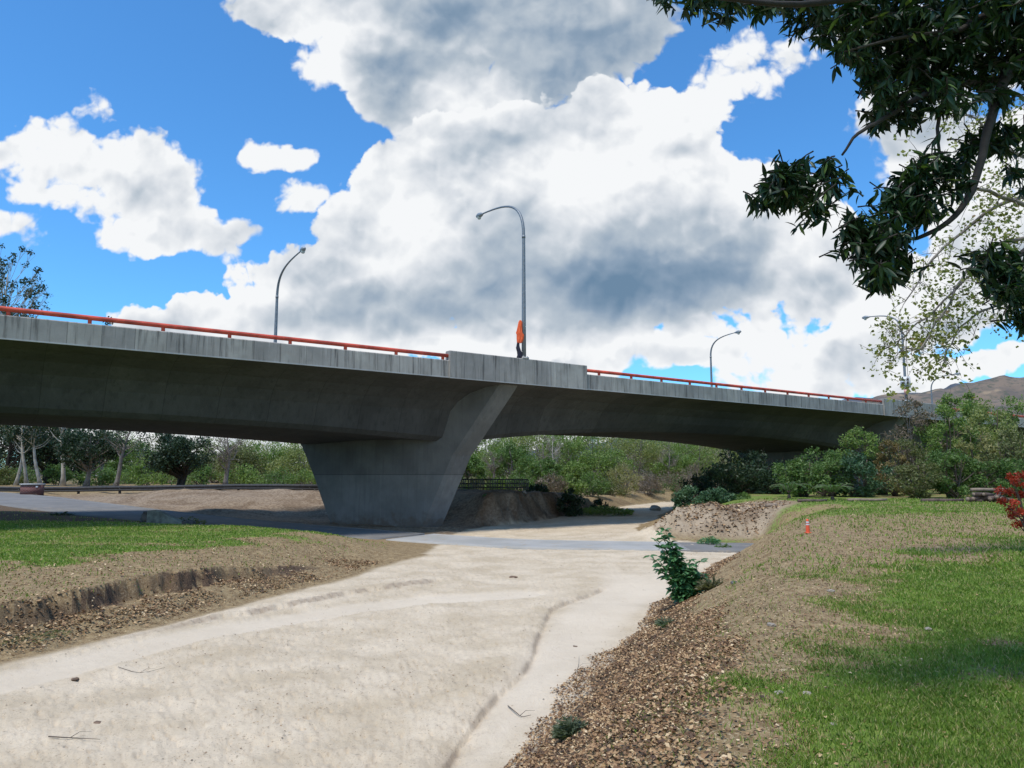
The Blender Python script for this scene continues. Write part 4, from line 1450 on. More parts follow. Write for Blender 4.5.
# ---- overhanging tree, upper right
def near_tree():
    tx, ty = 6.6, 6.4
    z0 = gz(tx, ty)
    root = empty('overhanging_tree', (tx, ty, z0 - .1))
    tag(root, 'dark leafy tree overhanging from the upper right corner', 'tree')
    rng = np.random.default_rng(77)
    O = np.array([tx, ty, z0 - .1])
    mb = MB()

    def pl(pix, dep):
        return np.array([WD(a, b, d) for (a, b), d in zip(pix, dep)]) - O
    # trunk and main limbs (mostly outside the frame)
    top = np.array([-.3, -.4, 5.6])
    mb.tube(catmull([(0, 0, 0), (.05, 0, 1.2), (-.05, -.1, 2.6), (-.2, -.25, 4.0), top], 4), np.linspace(.24, .13, 17), 10)
    limbs = []
    A = pl([(1090, 20), (1030, 50), (1004, 82), (988, 130), (975, 182), (955, 216), (930, 233), (905, 241)], [5.6, 5.4, 5.3, 5.2, 5.15, 5.1, 5.1, 5.1])
    limbs.append((np.vstack([[(-.12, -.2, 3.6)], A]), .052, .011))
    Bq = pl([(1040, 62), (1000, 78), (960, 85), (925, 94), (885, 118), (858, 134), (842, 155)], [5.5, 5.4, 5.3, 5.2, 5.1, 5.0, 5.0])
    limbs.append((np.vstack([[(-.15, -.2, 4.0)], Bq]), .036, .008))
    limbs.append((pl([(946, 96), (938, 122), (939, 150), (940, 176)], [5.2, 5.15, 5.1, 5.1]), .016, .008))
    limbs.append((pl([(905, 241), (896, 250), (885, 262)], [5.1, 5.1, 5.1]), .016, .006))
    limbs.append((np.vstack([[top * .95], pl([(1000, -30), (900, -10), (800, 4), (720, -2), (660, -6)], [5.2, 4.9, 4.6, 4.4, 4.3])]), .045, .005))
    limbs.append((np.vstack([[top * .9], pl([(1010, 20), (960, 30), (900, 38), (850, 50)], [5.3, 5.1, 5.0, 4.9])]), .034, .006))
    limbs.append((np.vstack([[(-.1, -.2, 3.4)], pl([(1080, 200), (1045, 235), (1010, 262), (985, 280)], [5.6, 5.4, 5.3, 5.2])]), .05, .010))
    limbs.append((pl([(1050, 125), (1015, 140), (985, 150)], [5.6, 5.5, 5.4]), .02, .008))
    for e in [(2.0, 1.2, 6.5), (1.8, -1.5, 6.2), (-.5, 2.0, 6.8), (-1.2, -1.8, 6.9), (.4, .2, 7.8), (2.6, .0, 5.0)]:
        e = np.array(e); limbs.append((bezier(top * .8, (top + e) / 2 + np.array([0, 0, .3]), e, 7), .07, .02))
    for p, r0, r1 in limbs:
        pp = catmull(p, 4)
        pp = pp + rng.normal(size=pp.shape) * .0022
        mb.tube(pp, np.linspace(r0, r1, len(pp)), 8, True)
    # leaf rosettes: (px, py, depth, spread px, count)
    ros = []
    def blob(px, py, d, r, n):
        for _ in range(int(n * 2.2)):
            a = rng.uniform(0, 6.28); q = rng.uniform(0, 1) ** .5
            ros.append((px + math.cos(a) * r * q, py + math.sin(a) * r * q, d + rng.uniform(-.35, .35) * r / 30))
    blob(779, 186, 4.9, 17, 13); blob(768, 200, 4.9, 9, 4); blob(800, 178, 4.9, 16, 8); blob(808, 205, 4.9, 13, 5); blob(838, 188, 5.0, 12, 3); blob(825, 168, 5.0, 10, 3)
    blob(865, 240, 5.0, 20, 11); blob(885, 255, 5.0, 17, 9); blob(880, 282, 5.05, 9, 4); blob(900, 215, 5.1, 17, 9); blob(915, 188, 5.1, 19, 12); blob(930, 165, 5.15, 14, 7); blob(950, 178, 5.15, 15, 6)
    blob(898, 272, 5.05, 10, 3); blob(925, 207, 5.1, 12, 4); blob(855, 225, 5.0, 10, 4); blob(875, 262, 5.0, 22, 8); blob(880, 240, 5.0, 20, 8); blob(905, 200, 5.1, 20, 8)
    blob(1000, 268, 5.2, 20, 10); blob(1015, 290, 5.2, 18, 10); blob(985, 262, 5.2, 12, 4); blob(1020, 320, 5.3, 10, 3)
    blob(985, 135, 5.4, 14, 5); blob(1010, 145, 5.5, 16, 6); blob(1020, 180, 5.5, 12, 3); blob(965, 150, 5.4, 9, 3)
    # upper mass
    for (px, py, r, n) in [(700, 3, 10, 3), (730, 6, 11, 4), (660, -2, 8, 2), (760, 2, 14, 6), (800, 8, 20, 10), (785, -12, 20, 8), (840, 25, 24, 16), (870, 10, 30, 18), (870, 55, 24, 15), (905, 40, 32, 24), (885, 85, 20, 13), (905, 105, 18, 10), (930, 75, 28, 20),
                           (945, 30, 34, 26), (985, 30, 34, 24), (970, 70, 24, 14), (1015, 20, 26, 16), (1020, 60, 22, 10), (950, 100, 16, 6), (1000, 95, 14, 4), (880, 118, 10, 4), (925, 5, 36, 20), (1000, -20, 40, 22), (880, -30, 50, 26), (1060, 60, 40, 20), (1080, 130, 40, 14), (1070, 0, 40, 20)]:
        blob(px, py, 5.2 + rng.uniform(-.2, .3), r, n)
    P, Dv, L = [], [], []
    for (a, b_, d) in ros:
        c = WD(a, b_, d) - O
        ax = rand_dirs(1, rng)[0]; ax[2] = ax[2] * .5 - .25
        ax /= np.linalg.norm(ax)
        tl = rng.uniform(.10, .22)
        mb.tube(bezier(c - ax * tl, c - ax * tl * .5 + np.array([0, 0, .02]), c, 4), [.006, .005, .004, .003], 4, False)
        m = rng.integers(11, 18)
        for k in range(m):
            v = rand_dirs(1, rng)[0] * .95 + ax * .75; v[2] -= .35
            P.append(c - ax * tl * rng.uniform(0, .9)); Dv.append(v); L.append(rng.uniform(.075, .135))
    # rest of the crown outside the picture
    for e in [(2.0, 1.2, 6.5), (1.8, -1.5, 6.2), (-.5, 2.0, 6.8), (.4, .2, 7.8), (2.6, .0, 5.0), (-.8, -1.2, 7.0)]:
        for _ in range(22):
            c = np.array(e) + rand_dirs(1, rng)[0] * rng.uniform(.3, 1.1)
            for k in range(9):
                v = rand_dirs(1, rng)[0]; v[2] -= .35
                P.append(c); Dv.append(v); L.append(rng.uniform(.10, .17))
    mb.build('trunk', BARK_D, root, True)
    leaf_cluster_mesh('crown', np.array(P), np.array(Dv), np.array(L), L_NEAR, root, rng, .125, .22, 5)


near_tree()


# ---- sycamore behind it, sparse small leaves
def sycamore():
    d0 = 15.0
    tx, ty = px_at(1130, d0), d0
    z0 = gz(tx, ty)
    root = empty('sycamore_tree', (tx, ty, z0 - .1))
    tag(root, 'sparse sycamore with small yellow-green leaves hanging in front of the right lamp', 'tree')
    rng = np.random.default_rng(5)
    O = np.array([tx, ty, z0 - .1])
    mb = MB()
    mb.tube(catmull([(0, 0, 0), (.1, 0, 2), (-.1, 0, 4), (.1, 0, 6.5), (0, 0, 9.0)], 4), np.linspace(.26, .06, 17), 10)
    tips = []
    def limb(pix, dd, r0, zst):
        p = np.array([WD(a, b, d0 + e) for (a, b), e in zip(pix, dd)]) - O
        p = np.vstack([[(0, 0, zst)], p]); pp = catmull(p, 4); pp += rng.normal(size=pp.shape) * .02
        mb.tube(pp, np.linspace(r0, .012, len(pp)), 6)
        return pp
    ls_ = [limb([(1060, 230), (1000, 195), (960, 185), (925, 165)], [0, -.3, -.6, -.8], .07, 4.4),
           limb([(1070, 215), (1010, 200), (965, 230), (930, 262), (905, 300)], [0, .3, .6, .5, .4], .06, 4.0),
           limb([(1060, 250), (1015, 240), (975, 262), (950, 300), (925, 345), (900, 352)], [0, .2, .0, -.2, -.3, -.4], .05, 3.6),
           limb([(1050, 180), (1010, 150), (975, 120), (950, 110)], [.4, .5, .6, .7], .06, 5.0),
           limb([(1060, 300), (1020, 300), (985, 310), (955, 335), (942, 370)], [.3, .4, .3, .2, .2], .04, 3.0),
           limb([(1040, 120), (1010, 90), (980, 60)], [.3, .2, .1], .06, 6.0),
           limb([(940, 320), (915, 330), (895, 340), (888, 362)], [.3, .3, .3, .3], .02, 3.5) if False else limb([(1040, 260), (980, 270), (935, 310), (905, 335), (886, 350)], [.0, .1, .2, .2, .2], .035, 3.4),
           limb([(1200, 150), (1260, 120)], [0, 0], .06, 4.5), limb([(1180, 60), (1220, 10)], [1, 2], .06, 6.0), limb([(1150, 40), (1120, -40)], [1, -1.5], .06, 6.6)]
    C = []
    for pp in ls_:
        for i in range(5, len(pp)):
            for q in range(3):
                e = pp[i] + rand_dirs(1, rng)[0] * rng.uniform(.2, .7) + np.array([0, 0, -.12])
                mb.tube(bezier(pp[i], (pp[i] + e) / 2 + np.array([0, 0, .08]), e, 4), [.010, .008, .006, .003], 3, False)
                C.append(e)
                for q2 in range(2):
                    e2 = e + rand_dirs(1, rng)[0] * rng.uniform(.12, .35) + np.array([0, 0, -.08])
                    mb.tube(bezier(e, (e + e2) / 2, e2, 3), [.005, .004, .002], 3, False)
                    C.append(e2)
    for (px, py, r, n) in [(905, 345, 14, 14), (888, 330, 10, 8), (900, 320, 8, 6), (880, 350, 6, 5), (925, 340, 12, 10), (945, 330, 12, 12), (960, 320, 14, 12), (930, 310, 12, 12), (940, 280, 16, 12), (955, 345, 10, 8), (935, 375, 5, 5), (930, 362, 6, 5), (888, 395, 6, 5), (895, 375, 6, 4), (920, 358, 5, 3), (880, 372, 5, 3), (975, 300, 14, 12), (990, 240, 20, 20), (960, 250, 16, 12), (975, 205, 22, 22), (950, 160, 22, 14), (1000, 210, 20, 20), (1010, 330, 14, 6), (1000, 180, 20, 14), (968, 270, 14, 10)]:
        for _ in range(n):
            a = rng.uniform(0, 6.28); q = rng.uniform(0, 1) ** .5
            C.append(WD(px + math.cos(a) * r * q, py + math.sin(a) * r * q, d0 + rng.uniform(-.5, .5)) - O)
    C = np.array(C)
    mb.build('trunk', BARK_G, root, True)
    crown_obj('crown', C, np.full(len(C), .15), int(len(C) * 3.6), .08, L_SYC, root, rng, .8, .2)


sycamore()


# ---- young plant on the leaf bank
def young_plant():
    b = WZ(686, 603, .42)
    x, y = b[0], b[1]
    z0 = gz(x, y)
    root = empty('young_plant', (x, y, z0 - .02))
    tag(root, 'leafy young green plant standing at the edge of the sand and the leaf litter', 'plant')
    rng = np.random.default_rng(12)
    O = np.array([x, y, z0 - .02])
    tipsp = [(660, 533), (668, 536), (662, 548), (676, 555), (685, 570), (675, 580), (665, 530), (655, 540), (650, 556), (672, 545), (690, 560), (700, 562), (704, 575), (695, 570), (668, 560), (660, 570), (682, 575), (690, 590), (700, 588), (672, 590), (678, 565), (712, 582)]
    mb = MB(); P, Dv, L = [], [], []
    for (px, py) in tipsp:
        e = WD(px, py, y + rng.uniform(-.25, .25)) - O
        mid = np.array([e[0] * .25, e[1] * .3, e[2] * .55])
        p = bezier(np.array([rng.normal() * .03, rng.normal() * .03, 0]), mid, e, 10)
        mb.tube(p, np.linspace(.012, .004, 10), 5, False)
        for k in range(2, 10):
            for q in range(7 if k > 3 else 5):
                a = rng.uniform(0, 6.28)
                P.append(p[k] * 1.0); Dv.append((math.cos(a), math.sin(a), rng.uniform(-.35, .5))); L.append(rng.uniform(.15, .26) * (1 if k < 8 else .75))
    mb.build('stems', simple('green_stem', (.10, .14, .05), .7), root, True)
    leaf_cluster_mesh('leaves', np.array(P), np.array(Dv), np.array(L), L_PLANT, root, rng, .21, .25, 5)


young_plant()


def weed(px, py, z, r, h, n, mat, label, seed, name='weed', ls=.06, grp='small weeds on the banks'):
    p = WZ(px, py, z)
    z0 = gz(p[0], p[1])
    rng = np.random.default_rng(seed)
    P, Dv, L = [], [], []
    for _ in range(n):
        a = rng.uniform(0, 6.28); q = rng.uniform(0, 1) ** .6
        hh = h * (1 - q * .6) * rng.uniform(.1, 1)
        P.append((math.cos(a) * r * q, math.sin(a) * r * q, hh)); Dv.append((math.cos(a), math.sin(a), rng.uniform(-.1, .9))); L.append(ls * rng.uniform(.6, 1.3))
    P = np.array(P); k_ = len(P) // 3 if r < .35 else 0
    P = np.concatenate([P, P[:k_] * np.array([.3, .3, 0]) ]); Dv = np.concatenate([np.array(Dv), P[:k_] + np.array([0, 0, .02])]); L = np.concatenate([L, np.linalg.norm(P[:k_], axis=1)])
    root = leaf_cluster_mesh(name, P, Dv, L, mat, None, rng, .17, .2, 4)
    root.location = (p[0], p[1], z0)
    tag(root, label, 'weed', None if r > .5 else grp, 'stuff' if r > .5 else None)


L_GREY = leaf_mat('leaf_greygreen', (.07, .09, .05), (.15, .18, .10), scale=3)
weed(572, 748, .3, .17, .24, 420, L_GREY, 'grey-green weed low in the leaf litter at the bottom', 1)
weed(668, 625, .5, .2, .16, 200, L_GREY, 'thin grey-green weed in the leaf litter below the young plant', 2)
weed(712, 588, .8, .3, .38, 260, leaf_mat('leaf_olivetwig', (.10, .10, .05), (.18, .17, .09), scale=3), 'faint olive twiggy weed right of the young plant', 3)
weed(709, 535, .4, .45, .4, 300, L_PLANT, 'bright green weed tuft at the foot of the soil mound', 4, ls=.14)
weed(722, 526, .9, .3, .25, 120, L_MID, 'green weed tuft on the slope of the soil mound', 5, ls=.12)
weed(712, 518, 1.1, .3, .25, 100, L_MID, 'upper small weed tuft on the soil mound', 6, ls=.12)
weed(604, 512, .2, 2.2, .7, 1400, L_WILLOW, 'patch of bright green weeds at the far bend of the creek', 7, ls=.3)
weed(62, 513, 1.1, .5, .14, 90, L_DARK, 'low dark weed in the brown dirt under the bridge', 8, ls=.2)
weed(30, 640, .12, .6, .07, 500, L_OLIVE, 'flat strip of dry green weeds at the left edge of the sand', 10, ls=.05)
weed(186, 522, .8, .9, .5, 260, L_OLIVE, 'olive tuft right of the broken concrete by the road', 9, ls=.16)


# ------------------------------------------------------------------ guard rails, fence, brick block, debris
def rail_line(name, label, pts, ztop, mat, group=None, gap=2.6):
    """steel guard rail: posts plus beam"""
    pts = np.array(pts, float)
    root = empty(name, (pts[0][0], pts[0][1], gz(pts[0][0], pts[0][1])))
    tag(root, label, 'guard rail', group)
    O = np.array(root.location)
    seg = np.linalg.norm(np.diff(pts, axis=0), axis=1); L = seg.sum(); cum = np.concatenate([[0], np.cumsum(seg)])
    n = int(L / gap)
    zs = []
    beam = []
    for i in range(n + 1):
        s = L * i / n
        x, y = np.interp(s, cum, pts[:, 0]), np.interp(s, cum, pts[:, 1])
        z = gz(x, y); beam.append((x, y, z))
        b = MB(); b.box((x - O[0], y - O[1], z + ztop / 2 - .05 - O[2]), (.16, .16, ztop + .1)); b.build('post', mat, root)
    beam = np.array(beam)
    zz = np.convolve(np.pad(beam[:, 2], 2, 'edge'), np.ones(5) / 5, 'valid')
    b = MB()
    for dz, r in ((ztop, .13), (ztop - .22, .10)):
        b.tube(np.stack([beam[:, 0] - O[0], beam[:, 1] - O[1] - .1, zz + dz - O[2]], 1), r, 8)
    b.build('beam', mat, root, True)


M_WOODD = simple('weathered_rail', (.045, .042, .04), .8, 0, .3, 4, .3)
rail_line('guard_rail', 'long low dark guard rail running along the far side of the road at left', [(px_at(-120, 68), 68), (px_at(60, 66), 66), (px_at(180, 64), 64), (px_at(322, 58.5), 58.5)], .42, M_WOODD, gap=4.0)


def picket():
    d = 55.0
    xs = np.linspace(px_at(452, d), px_at(528, d), 46)
    z0 = gz(xs[10], d)
    root = empty('picket_fence', (xs[0], d, z0))
    tag(root, 'low dark slatted fence on top of the eroded bank right of the pier', 'fence')
    b = MB()
    for zt in (.72, .42, .14): b.box(((xs[-1] - xs[0]) / 2, 0, zt), (xs[-1] - xs[0], .07, .09))
    b.build('rails', M_WOODD, root)
    b = MB()
    rng = np.random.default_rng(3)
    for i, x in enumerate(xs):
        if rng.uniform() < .12: continue
        b.box((x - xs[0], -.06, .33), (.075, .03, .78 * (1 if i % 6 else 1.15)), 0)
    b.build('pickets', simple('picket_grey', (.11, .105, .10), .85, 0, .4, 2, .2), root)


picket()


def brick_block():
    m, T_, b = new_mat('brick_wall')
    P = objco(T_)
    br = T_.n.new('ShaderNodeTexBrick')
    T_.l.new(T_.mapv(P, (1, 1, 1)), br.inputs['Vector'])
    sx = T_.n.new('ShaderNodeSeparateXYZ'); T_.l.new(P, sx.inputs[0])
    cx = T_.n.new('ShaderNodeCombineXYZ'); T_.l.new(T_.m('ADD', sx.outputs[0], sx.outputs[1]), cx.inputs[0]); T_.l.new(sx.outputs[2], cx.inputs[1])
    T_.l.new(cx.outputs[0], br.inputs['Vector'])
    br.inputs['Color1'].default_value = (.12, .035, .03, 1); br.inputs['Color2'].default_value = (.17, .055, .045, 1); br.inputs['Mortar'].default_value = (.2, .17, .16, 1)
    br.inputs['Scale'].default_value = 2.2
    T_.l.new(br.outputs[0], b.inputs['Base Color']); b.inputs['Roughness'].default_value = .9
    d = 64.0
    x = px_at(37, d)
    root = empty('brick_block', (x, d, gz(x, d) - .05), .15)
    tag(root, 'low dark red brick block with a pale grey cap beside the far road', 'brick structure')
    q = MB(); q.box((0, 0, .48), (1.5, .9, .96)); q.build('brick_body', m, root)
    q = MB(); q.box((0, 0, 1.02), (1.62, 1.02, .12)); q.build('cap', M_PALE, root)
    q = MB(); q.box((.55, -.462, .8), (.18, .02, .14)); q.build('pale_plate', M_WHITE, root)


brick_block()


def rock_mesh(name, loc, size, seed, mat, label=None, cat=None, group=None, parent=None):
    rng = np.random.default_rng(seed)
    import bmesh
    bm = bmesh.new(); bmesh.ops.create_icosphere(bm, subdivisions=2, radius=1)
    for v in bm.verts:
        p = v.co
        k = 1 + .28 * math.sin(p.x * 3 + seed) * math.cos(p.y * 3.7 + seed * 2) + rng.uniform(-.09, .09)
        v.co = Vector((p.x * k * size[0], p.y * k * size[1], max(-.5, p.z * k) * size[2]))
    me = bpy.data.meshes.new(name); bm.to_mesh(me); bm.free()
    o = bpy.data.objects.new(name, me); COL.objects.link(o); me.materials.append(mat)
    o.location = loc; o.rotation_euler = (0, 0, seed * 1.3)
    if parent: o.parent = parent
    else: tag(o, label, cat, group)
    return o


M_ROCK = simple('rock_pale', (.33, .28, .22), .9, 0, .25, 4, .3)
M_ROCKD = simple('rock_dark', (.10, .095, .085), .9, 0, .3, 4, .3)


M_CLOD = simple('clod_brown', (.17, .11, .07), .95, 0, .3, 8, .3)


def debris():
    z = .75
    p = WZ(164, 523.5, z); q = WZ(154, 523, z)
    for (px, py, s, lab, mt) in [(154, 522.5, (.42, .35, .36), 'squat dark boulder beside the asphalt road at left', M_ROCKD), (148.5, 522.5, (.10, .1, .36), 'small upright dark stone left of the squat boulder', M_ROCKD),
                             (190, 524, (.45, .4, .2), 'low dark stone at the right end of the rubble by the road', M_ROCKD)]:
        w = (px_at(px, 36.5), 36.5); rock_mesh('boulder', (w[0], w[1], gz(w[0], w[1]) + s[2] * .5), s, int(px), mt, lab, 'rock')
    w = (px_at(170, 36.3), 36.3)
    g = gz(w[0], w[1])
    me = bpy.data.meshes.new('concrete_wedge')
    V = [(-.75, -.3, -.1), (1.0, -.3, -.1), (1.0, .3, -.1), (-.75, .3, -.1), (-.75, -.25, .62), (-.35, -.25, .66), (-.35, .25, .62), (-.75, .25, .58), (.9, -.2, .08), (.9, .2, .08)]
    Fc = [(0, 1, 8, 5, 4), (3, 7, 6, 9, 2), (0, 4, 7, 3), (4, 5, 6, 7), (5, 8, 9, 6), (1, 2, 9, 8), (0, 3, 2, 1)]
    me.from_pydata(V, [], Fc); me.update()
    o = bpy.data.objects.new('concrete_wedge', me); COL.objects.link(o); me.materials.append(simple('mossy_concrete', (.17, .19, .16), .9, 0, .4, 3, .3))
    o.location = (w[0], w[1], g + .04)
    tag(o, 'broken wedge of dark concrete lying beside the asphalt road', 'concrete rubble')
    # creek-side stones at the foot of the eroded bank
    for i, (px, py, s, lab) in enumerate([(534, 513, .32, 'pale boulder at the foot of the eroded bank'), (524, 518, .22, 'smaller pale boulder left of the larger one at the eroded bank'), (495, 489, .3, 'pale stone on the bank edge in front of the slatted fence'), (529, 488, .3, 'pale stone on the bank edge beside the dark low bush'),
                                         (655, 509, .5, 'grey boulder left of the dark shrub behind the mound')]):
        zz = [0.1, .1, 1.9, 1.9, .1][i]
        w = WZ(px, py, zz); rock_mesh('boulder', (w[0], w[1], gz(w[0], w[1]) + s * .3), (s, s * .8, s * .7), i + 3, M_ROCK, lab, 'rock')
    # stones on the near grass
    for i, (px, py, s, mt, lab) in enumerate([(784, 672, .035, simple('stone_tan', (.5, .38, .22), .85), 'rounded tan stone at the edge of the lawn'), (771, 625, .06, M_ROCK, 'flat pale stone left of the lawn on dry ground'), (779, 697, .04, M_ROCK, 'small pinkish pale stone below the tan one'),
                                         (808, 698, .045, M_ROCK, 'thin pale stone in the grass right of the tan one'), (831, 591, .06, M_ROCK, 'pale stone in the green patch below the cone'), (928, 628, .05, M_ROCK, 'flat pale stone in the middle of the lawn'), (834, 729, .025, M_ROCK, 'tiny pale stone low in the lawn'), (703, 616, .05, M_ROCKD, 'dark stone at the top of the leaf bank'), (733, 563, .09, M_ROCKD, 'dark clod on the dry ground right of the young plant')]):
        w = WZ(px, py, 1.45); rock_mesh('stone', (w[0], w[1], gz(w[0], w[1]) + s * .2), (s * .95, s * .7, s * .4), i + 20, mt, lab, 'stone')
    for i, (px, py, s, lab) in enumerate([(575, 644, .05, 'small dark pebble on the smooth sand'), (513, 576, .13, 'dark clod on the sand in front of the crossing'), (75, 678, .07, 'dark clod on the sand left of the middle'), (98, 722, .06, 'dark brown clod on the lower sand')]):
        w = WZ(px, py, 0.02); rock_mesh('clod', (w[0], w[1], gz(w[0], w[1]) + s * .1), (s * 1.0, s * .7, s * .3), i + 50, M_CLOD, lab, 'clod')


debris()


# fallen sticks
def stick(pix, label, r=.012, z=.02, seed=0):
    rng = np.random.default_rng(seed)
    P = []
    for a, b in pix:
        w = WZ(a, b, z); P.append((w[0], w[1], gz(w[0], w[1]) + r * 1.2 + rng.uniform(0, .02)))
    P = catmull(P, 3); O = P[0].copy()
    r *= .6
    mb = MB(); mb.tube(P - O, np.linspace(r, r * .4, len(P)), 6)
    k = len(P) // 2
    mb.tube([P[k] - O, P[k] - O + np.array([.08, .05, .05]), P[k] - O + np.array([.2, .08, .04])], [r * .6, r * .4, r * .2], 5)
    o = mb.build('stick', BARK, None, True); o.location = O
    tag(o, label, 'stick', 'dry sticks on the sand')


stick([(508, 704), (516, 711), (522, 714), (531, 714)], 'short bent stick on the pale sand left of the leaf litter', .012, seed=1)
stick([(48, 741), (70, 740), (100, 741)], 'thin dry stick lying on the sand at the lower left', .012, seed=2)
stick([(572, 676), (578, 668), (579, 655)], 'thin curved twig standing on the smooth sand', .006, seed=3)
stick([(118, 668), (140, 672), (165, 669)], 'faint twig on the rough sand left of the middle', .008, seed=4)

# ------------------------------------------------------------------ traffic cone
def cone():
    p = WZ(808, 534, 1.42)
    x, y = p[0], p[1]
    root = empty('traffic_cone', (x, y, gz(x, y)))
    tag(root, 'small orange traffic cone with white bands standing on the dry grass', 'traffic cone')
    mo = simple('cone_orange', (.78, .10, .035), .55, 0, .08, 5, .05)
    b = MB(); b.box((0, 0, .015), (.15, .15, .03)); b.build('base', mo, root)
    b = MB(); b.lathe([(.058, .03), (.053, .17), (.046, .25), (.034, .36), (.03, .40), (.0, .405)], (0, 0, 0), 16); b.build('cone_body', mo, root, True)
    b = MB(); b.lathe([(.0515, .235), (.0475, .27)], (0, 0, 0), 16); b.lathe([(.0455, .295), (.0415, .335)], (0, 0, 0), 16); b.build('white_bands', M_WHITE, root, True)


cone()


# ------------------------------------------------------------------ log pile and logs along grass edge
def logs():
    rng = np.random.default_rng(8)
    M_LOG = simple('log_bark', (.10, .07, .055), .9, 0, .4, 3, .4)
    M_CUT = simple('log_cut', (.24, .18, .13), .85, 0, .2, 8, .1)
    d = 37.0
    k = 0
    names = ['bottom left', 'bottom, second from left', 'bottom, third from left', 'bottom, fourth from left', 'bottom right', 'second row left', 'second row middle left', 'second row middle right', 'second row right', 'top row left', 'top row middle', 'top row right']
    for row, n in enumerate((5, 4, 3)):
        for i in range(n):
            x = px_at(984, d) + (i - (n - 1) / 2) * .40; y = d + rng.uniform(-.08, .08)
            r = .10 + rng.uniform(-.01, .015)
            z = gz(x, y) + .09 + row * .135 + rng.uniform(-.03, .03)
            L = rng.uniform(.8, 1.2)
            a = rng.uniform(-.3, .3)
            dv = np.array([math.sin(a), math.cos(a) * .6, 0]) ; dv /= np.linalg.norm(dv)
            # logs lie pointing partly sideways
            dv = np.array([rng.uniform(.5, 1) * (1 if rng.uniform() > .35 else -1), rng.uniform(.2, .8), rng.uniform(-.14, .14)]); dv /= np.linalg.norm(dv)
            root = empty('log', (x, y, z))
            tag(root, 'short brown log, %s of the log pile behind the grass' % names[k], 'log', 'logs in the pile behind the grass'); k += 1
            b = MB(); b.tube([-dv * L / 2, dv * 0 + np.array([0, 0, .01]), dv * L / 2], [r, r * .96, r * .92], 9); b.build('bark', M_LOG, root, True)
            b = MB(); b.tube([-dv * (L / 2 + .012), -dv * (L / 2 + .002)], [r * .86, r * .86], 9); b.build('cut_end', M_CUT, root)
    # pale long log across the top and low edging logs
    for (px0, px1, py, r, mt, lab) in [(972, 1003, 501.5, .09, M_CUT, 'pale peeled log lying across the top of the log pile'), (922, 960, 506.5, .10, M_LOG, 'long brown log edging the grass left of the log pile'), (848, 884, 504.5, .08, M_CUT, 'pale long log edging the grass below the bluish shrub'), (798, 824, 503, .08, M_LOG, 'dull log edging the grass beside the bright palm'), (766, 778, 499, .12, M_CUT, 'short pale log in front of the dark bush')]:
        dd = 37.5
        a = WD(px0, py, dd); b_ = WD(px1, py, dd + .4)
        zg = gz(a[0], a[1]) + r * .8 if 'across' not in lab else gz(a[0], a[1]) + .60
        L = b_[0] - a[0]
        o = MB(); o.tube([(0, 0, 0), (L * .3, .03, .01), (L * .7, -.02, 0), (L, .1, .02)], [r, r * .95, r * .9, r * .75], 9)
        ob = o.build('log', mt, None, True); ob.location = (a[0], dd, zg)
        tag(ob, lab, 'log')


logs()


# small far building pieces at right
def far_house():
    x, y = px_at(952, 210), 210
    root = empty('house', (x, y, 1.8)); tag(root, 'tiny grey walled house with red roof showing behind the right thicket', 'house')
    b = MB(); b.box((0, 0, 10.5), (4.5, 6, 21)); b.build('wall', simple('house_wall', (.35, .36, .38), .8), root)
    # low pitched roof
    V = [(-2.7, -3.4, 21), (2.7, -3.4, 21), (2.7, 3.4, 21), (-2.7, 3.4, 21), (-2.7, 0, 22.2), (2.7, 0, 22.2)]
    me = bpy.data.meshes.new('roof'); me.from_pydata(V, [], [(0, 1, 5, 4), (3, 4, 5, 2), (0, 4, 3), (1, 2, 5), (0, 3, 2, 1)]); me.update()
    o = bpy.data.objects.new('roof', me); COL.objects.link(o); me.materials.append(simple('roof_red', (.28, .10, .07), .8)); o.parent = root


# ------------------------------------------------------------------ ground cover: leaf litter, grass blades, straw, pebbles
def litter(name, label, x, y, sizes, mat, seed, lift=.02, tilt=.9, cat='leaf litter'):
    rng = np.random.default_rng(seed)
    z = terrain(x, y)
    n = len(x)
    P = np.stack([x, y, z + lift * rng.uniform(0, 1, n) + .004], 1)
    a = rng.uniform(0, 6.28, n)
    D = np.stack([np.cos(a), np.sin(a), rng.uniform(-.25, tilt * .7, n)], 1)
    D /= np.linalg.norm(D, axis=1)[:, None]
    S = np.stack([-np.sin(a), np.cos(a), rng.uniform(-tilt, tilt, n)], 1); S /= np.linalg.norm(S, axis=1)[:, None]
    N = np.cross(D, S)
    L = sizes[:, None]
    c = P
    m = c + N * L * rng.uniform(-.1, .25, n)[:, None]
    V = np.stack([c - D * L * .5, m + S * L * .34, c + D * L * .5, m - S * L * .30], 1).reshape(-1, 3)
    # two triangles folded along the midrib
    b = np.arange(n)[:, None] * 4
    Tq = np.concatenate([b + np.array([0, 2, 1]), b + np.array([0, 3, 2])])
    r = rng.uniform(0, 1, n)
    o = mesh_np(name, V, Tq, mat, None, False, {'rnd': ('FACE', np.concatenate([r, r]))})
    tag(o, label, cat, kind='stuff')


def litter_mat():
    m, T_, b = new_mat('dry_leaves')
    r = T_.attr('rnd').outputs['Fac']
    ramp = T_.n.new('ShaderNodeValToRGB')
    T_.l.new(r, ramp.inputs[0])
    e = ramp.color_ramp.elements
    e[0].position = 0; e[0].color = (.05, .026, .014, 1)
    e[1].position = 1; e[1].color = (.66, .50, .30, 1)
    for p, c in ((.25, (.155, .08, .035, 1)), (.5, (.27, .15, .066, 1)), (.75, (.39, .24, .115, 1)), (.9, (.50, .34, .17, 1))):
        q = e.new(p); q.color = c
    T_.l.new(ramp.outputs[0], b.inputs['Base Color']); b.inputs['Roughness'].default_value = .75
    return m


M_LIT = litter_mat()


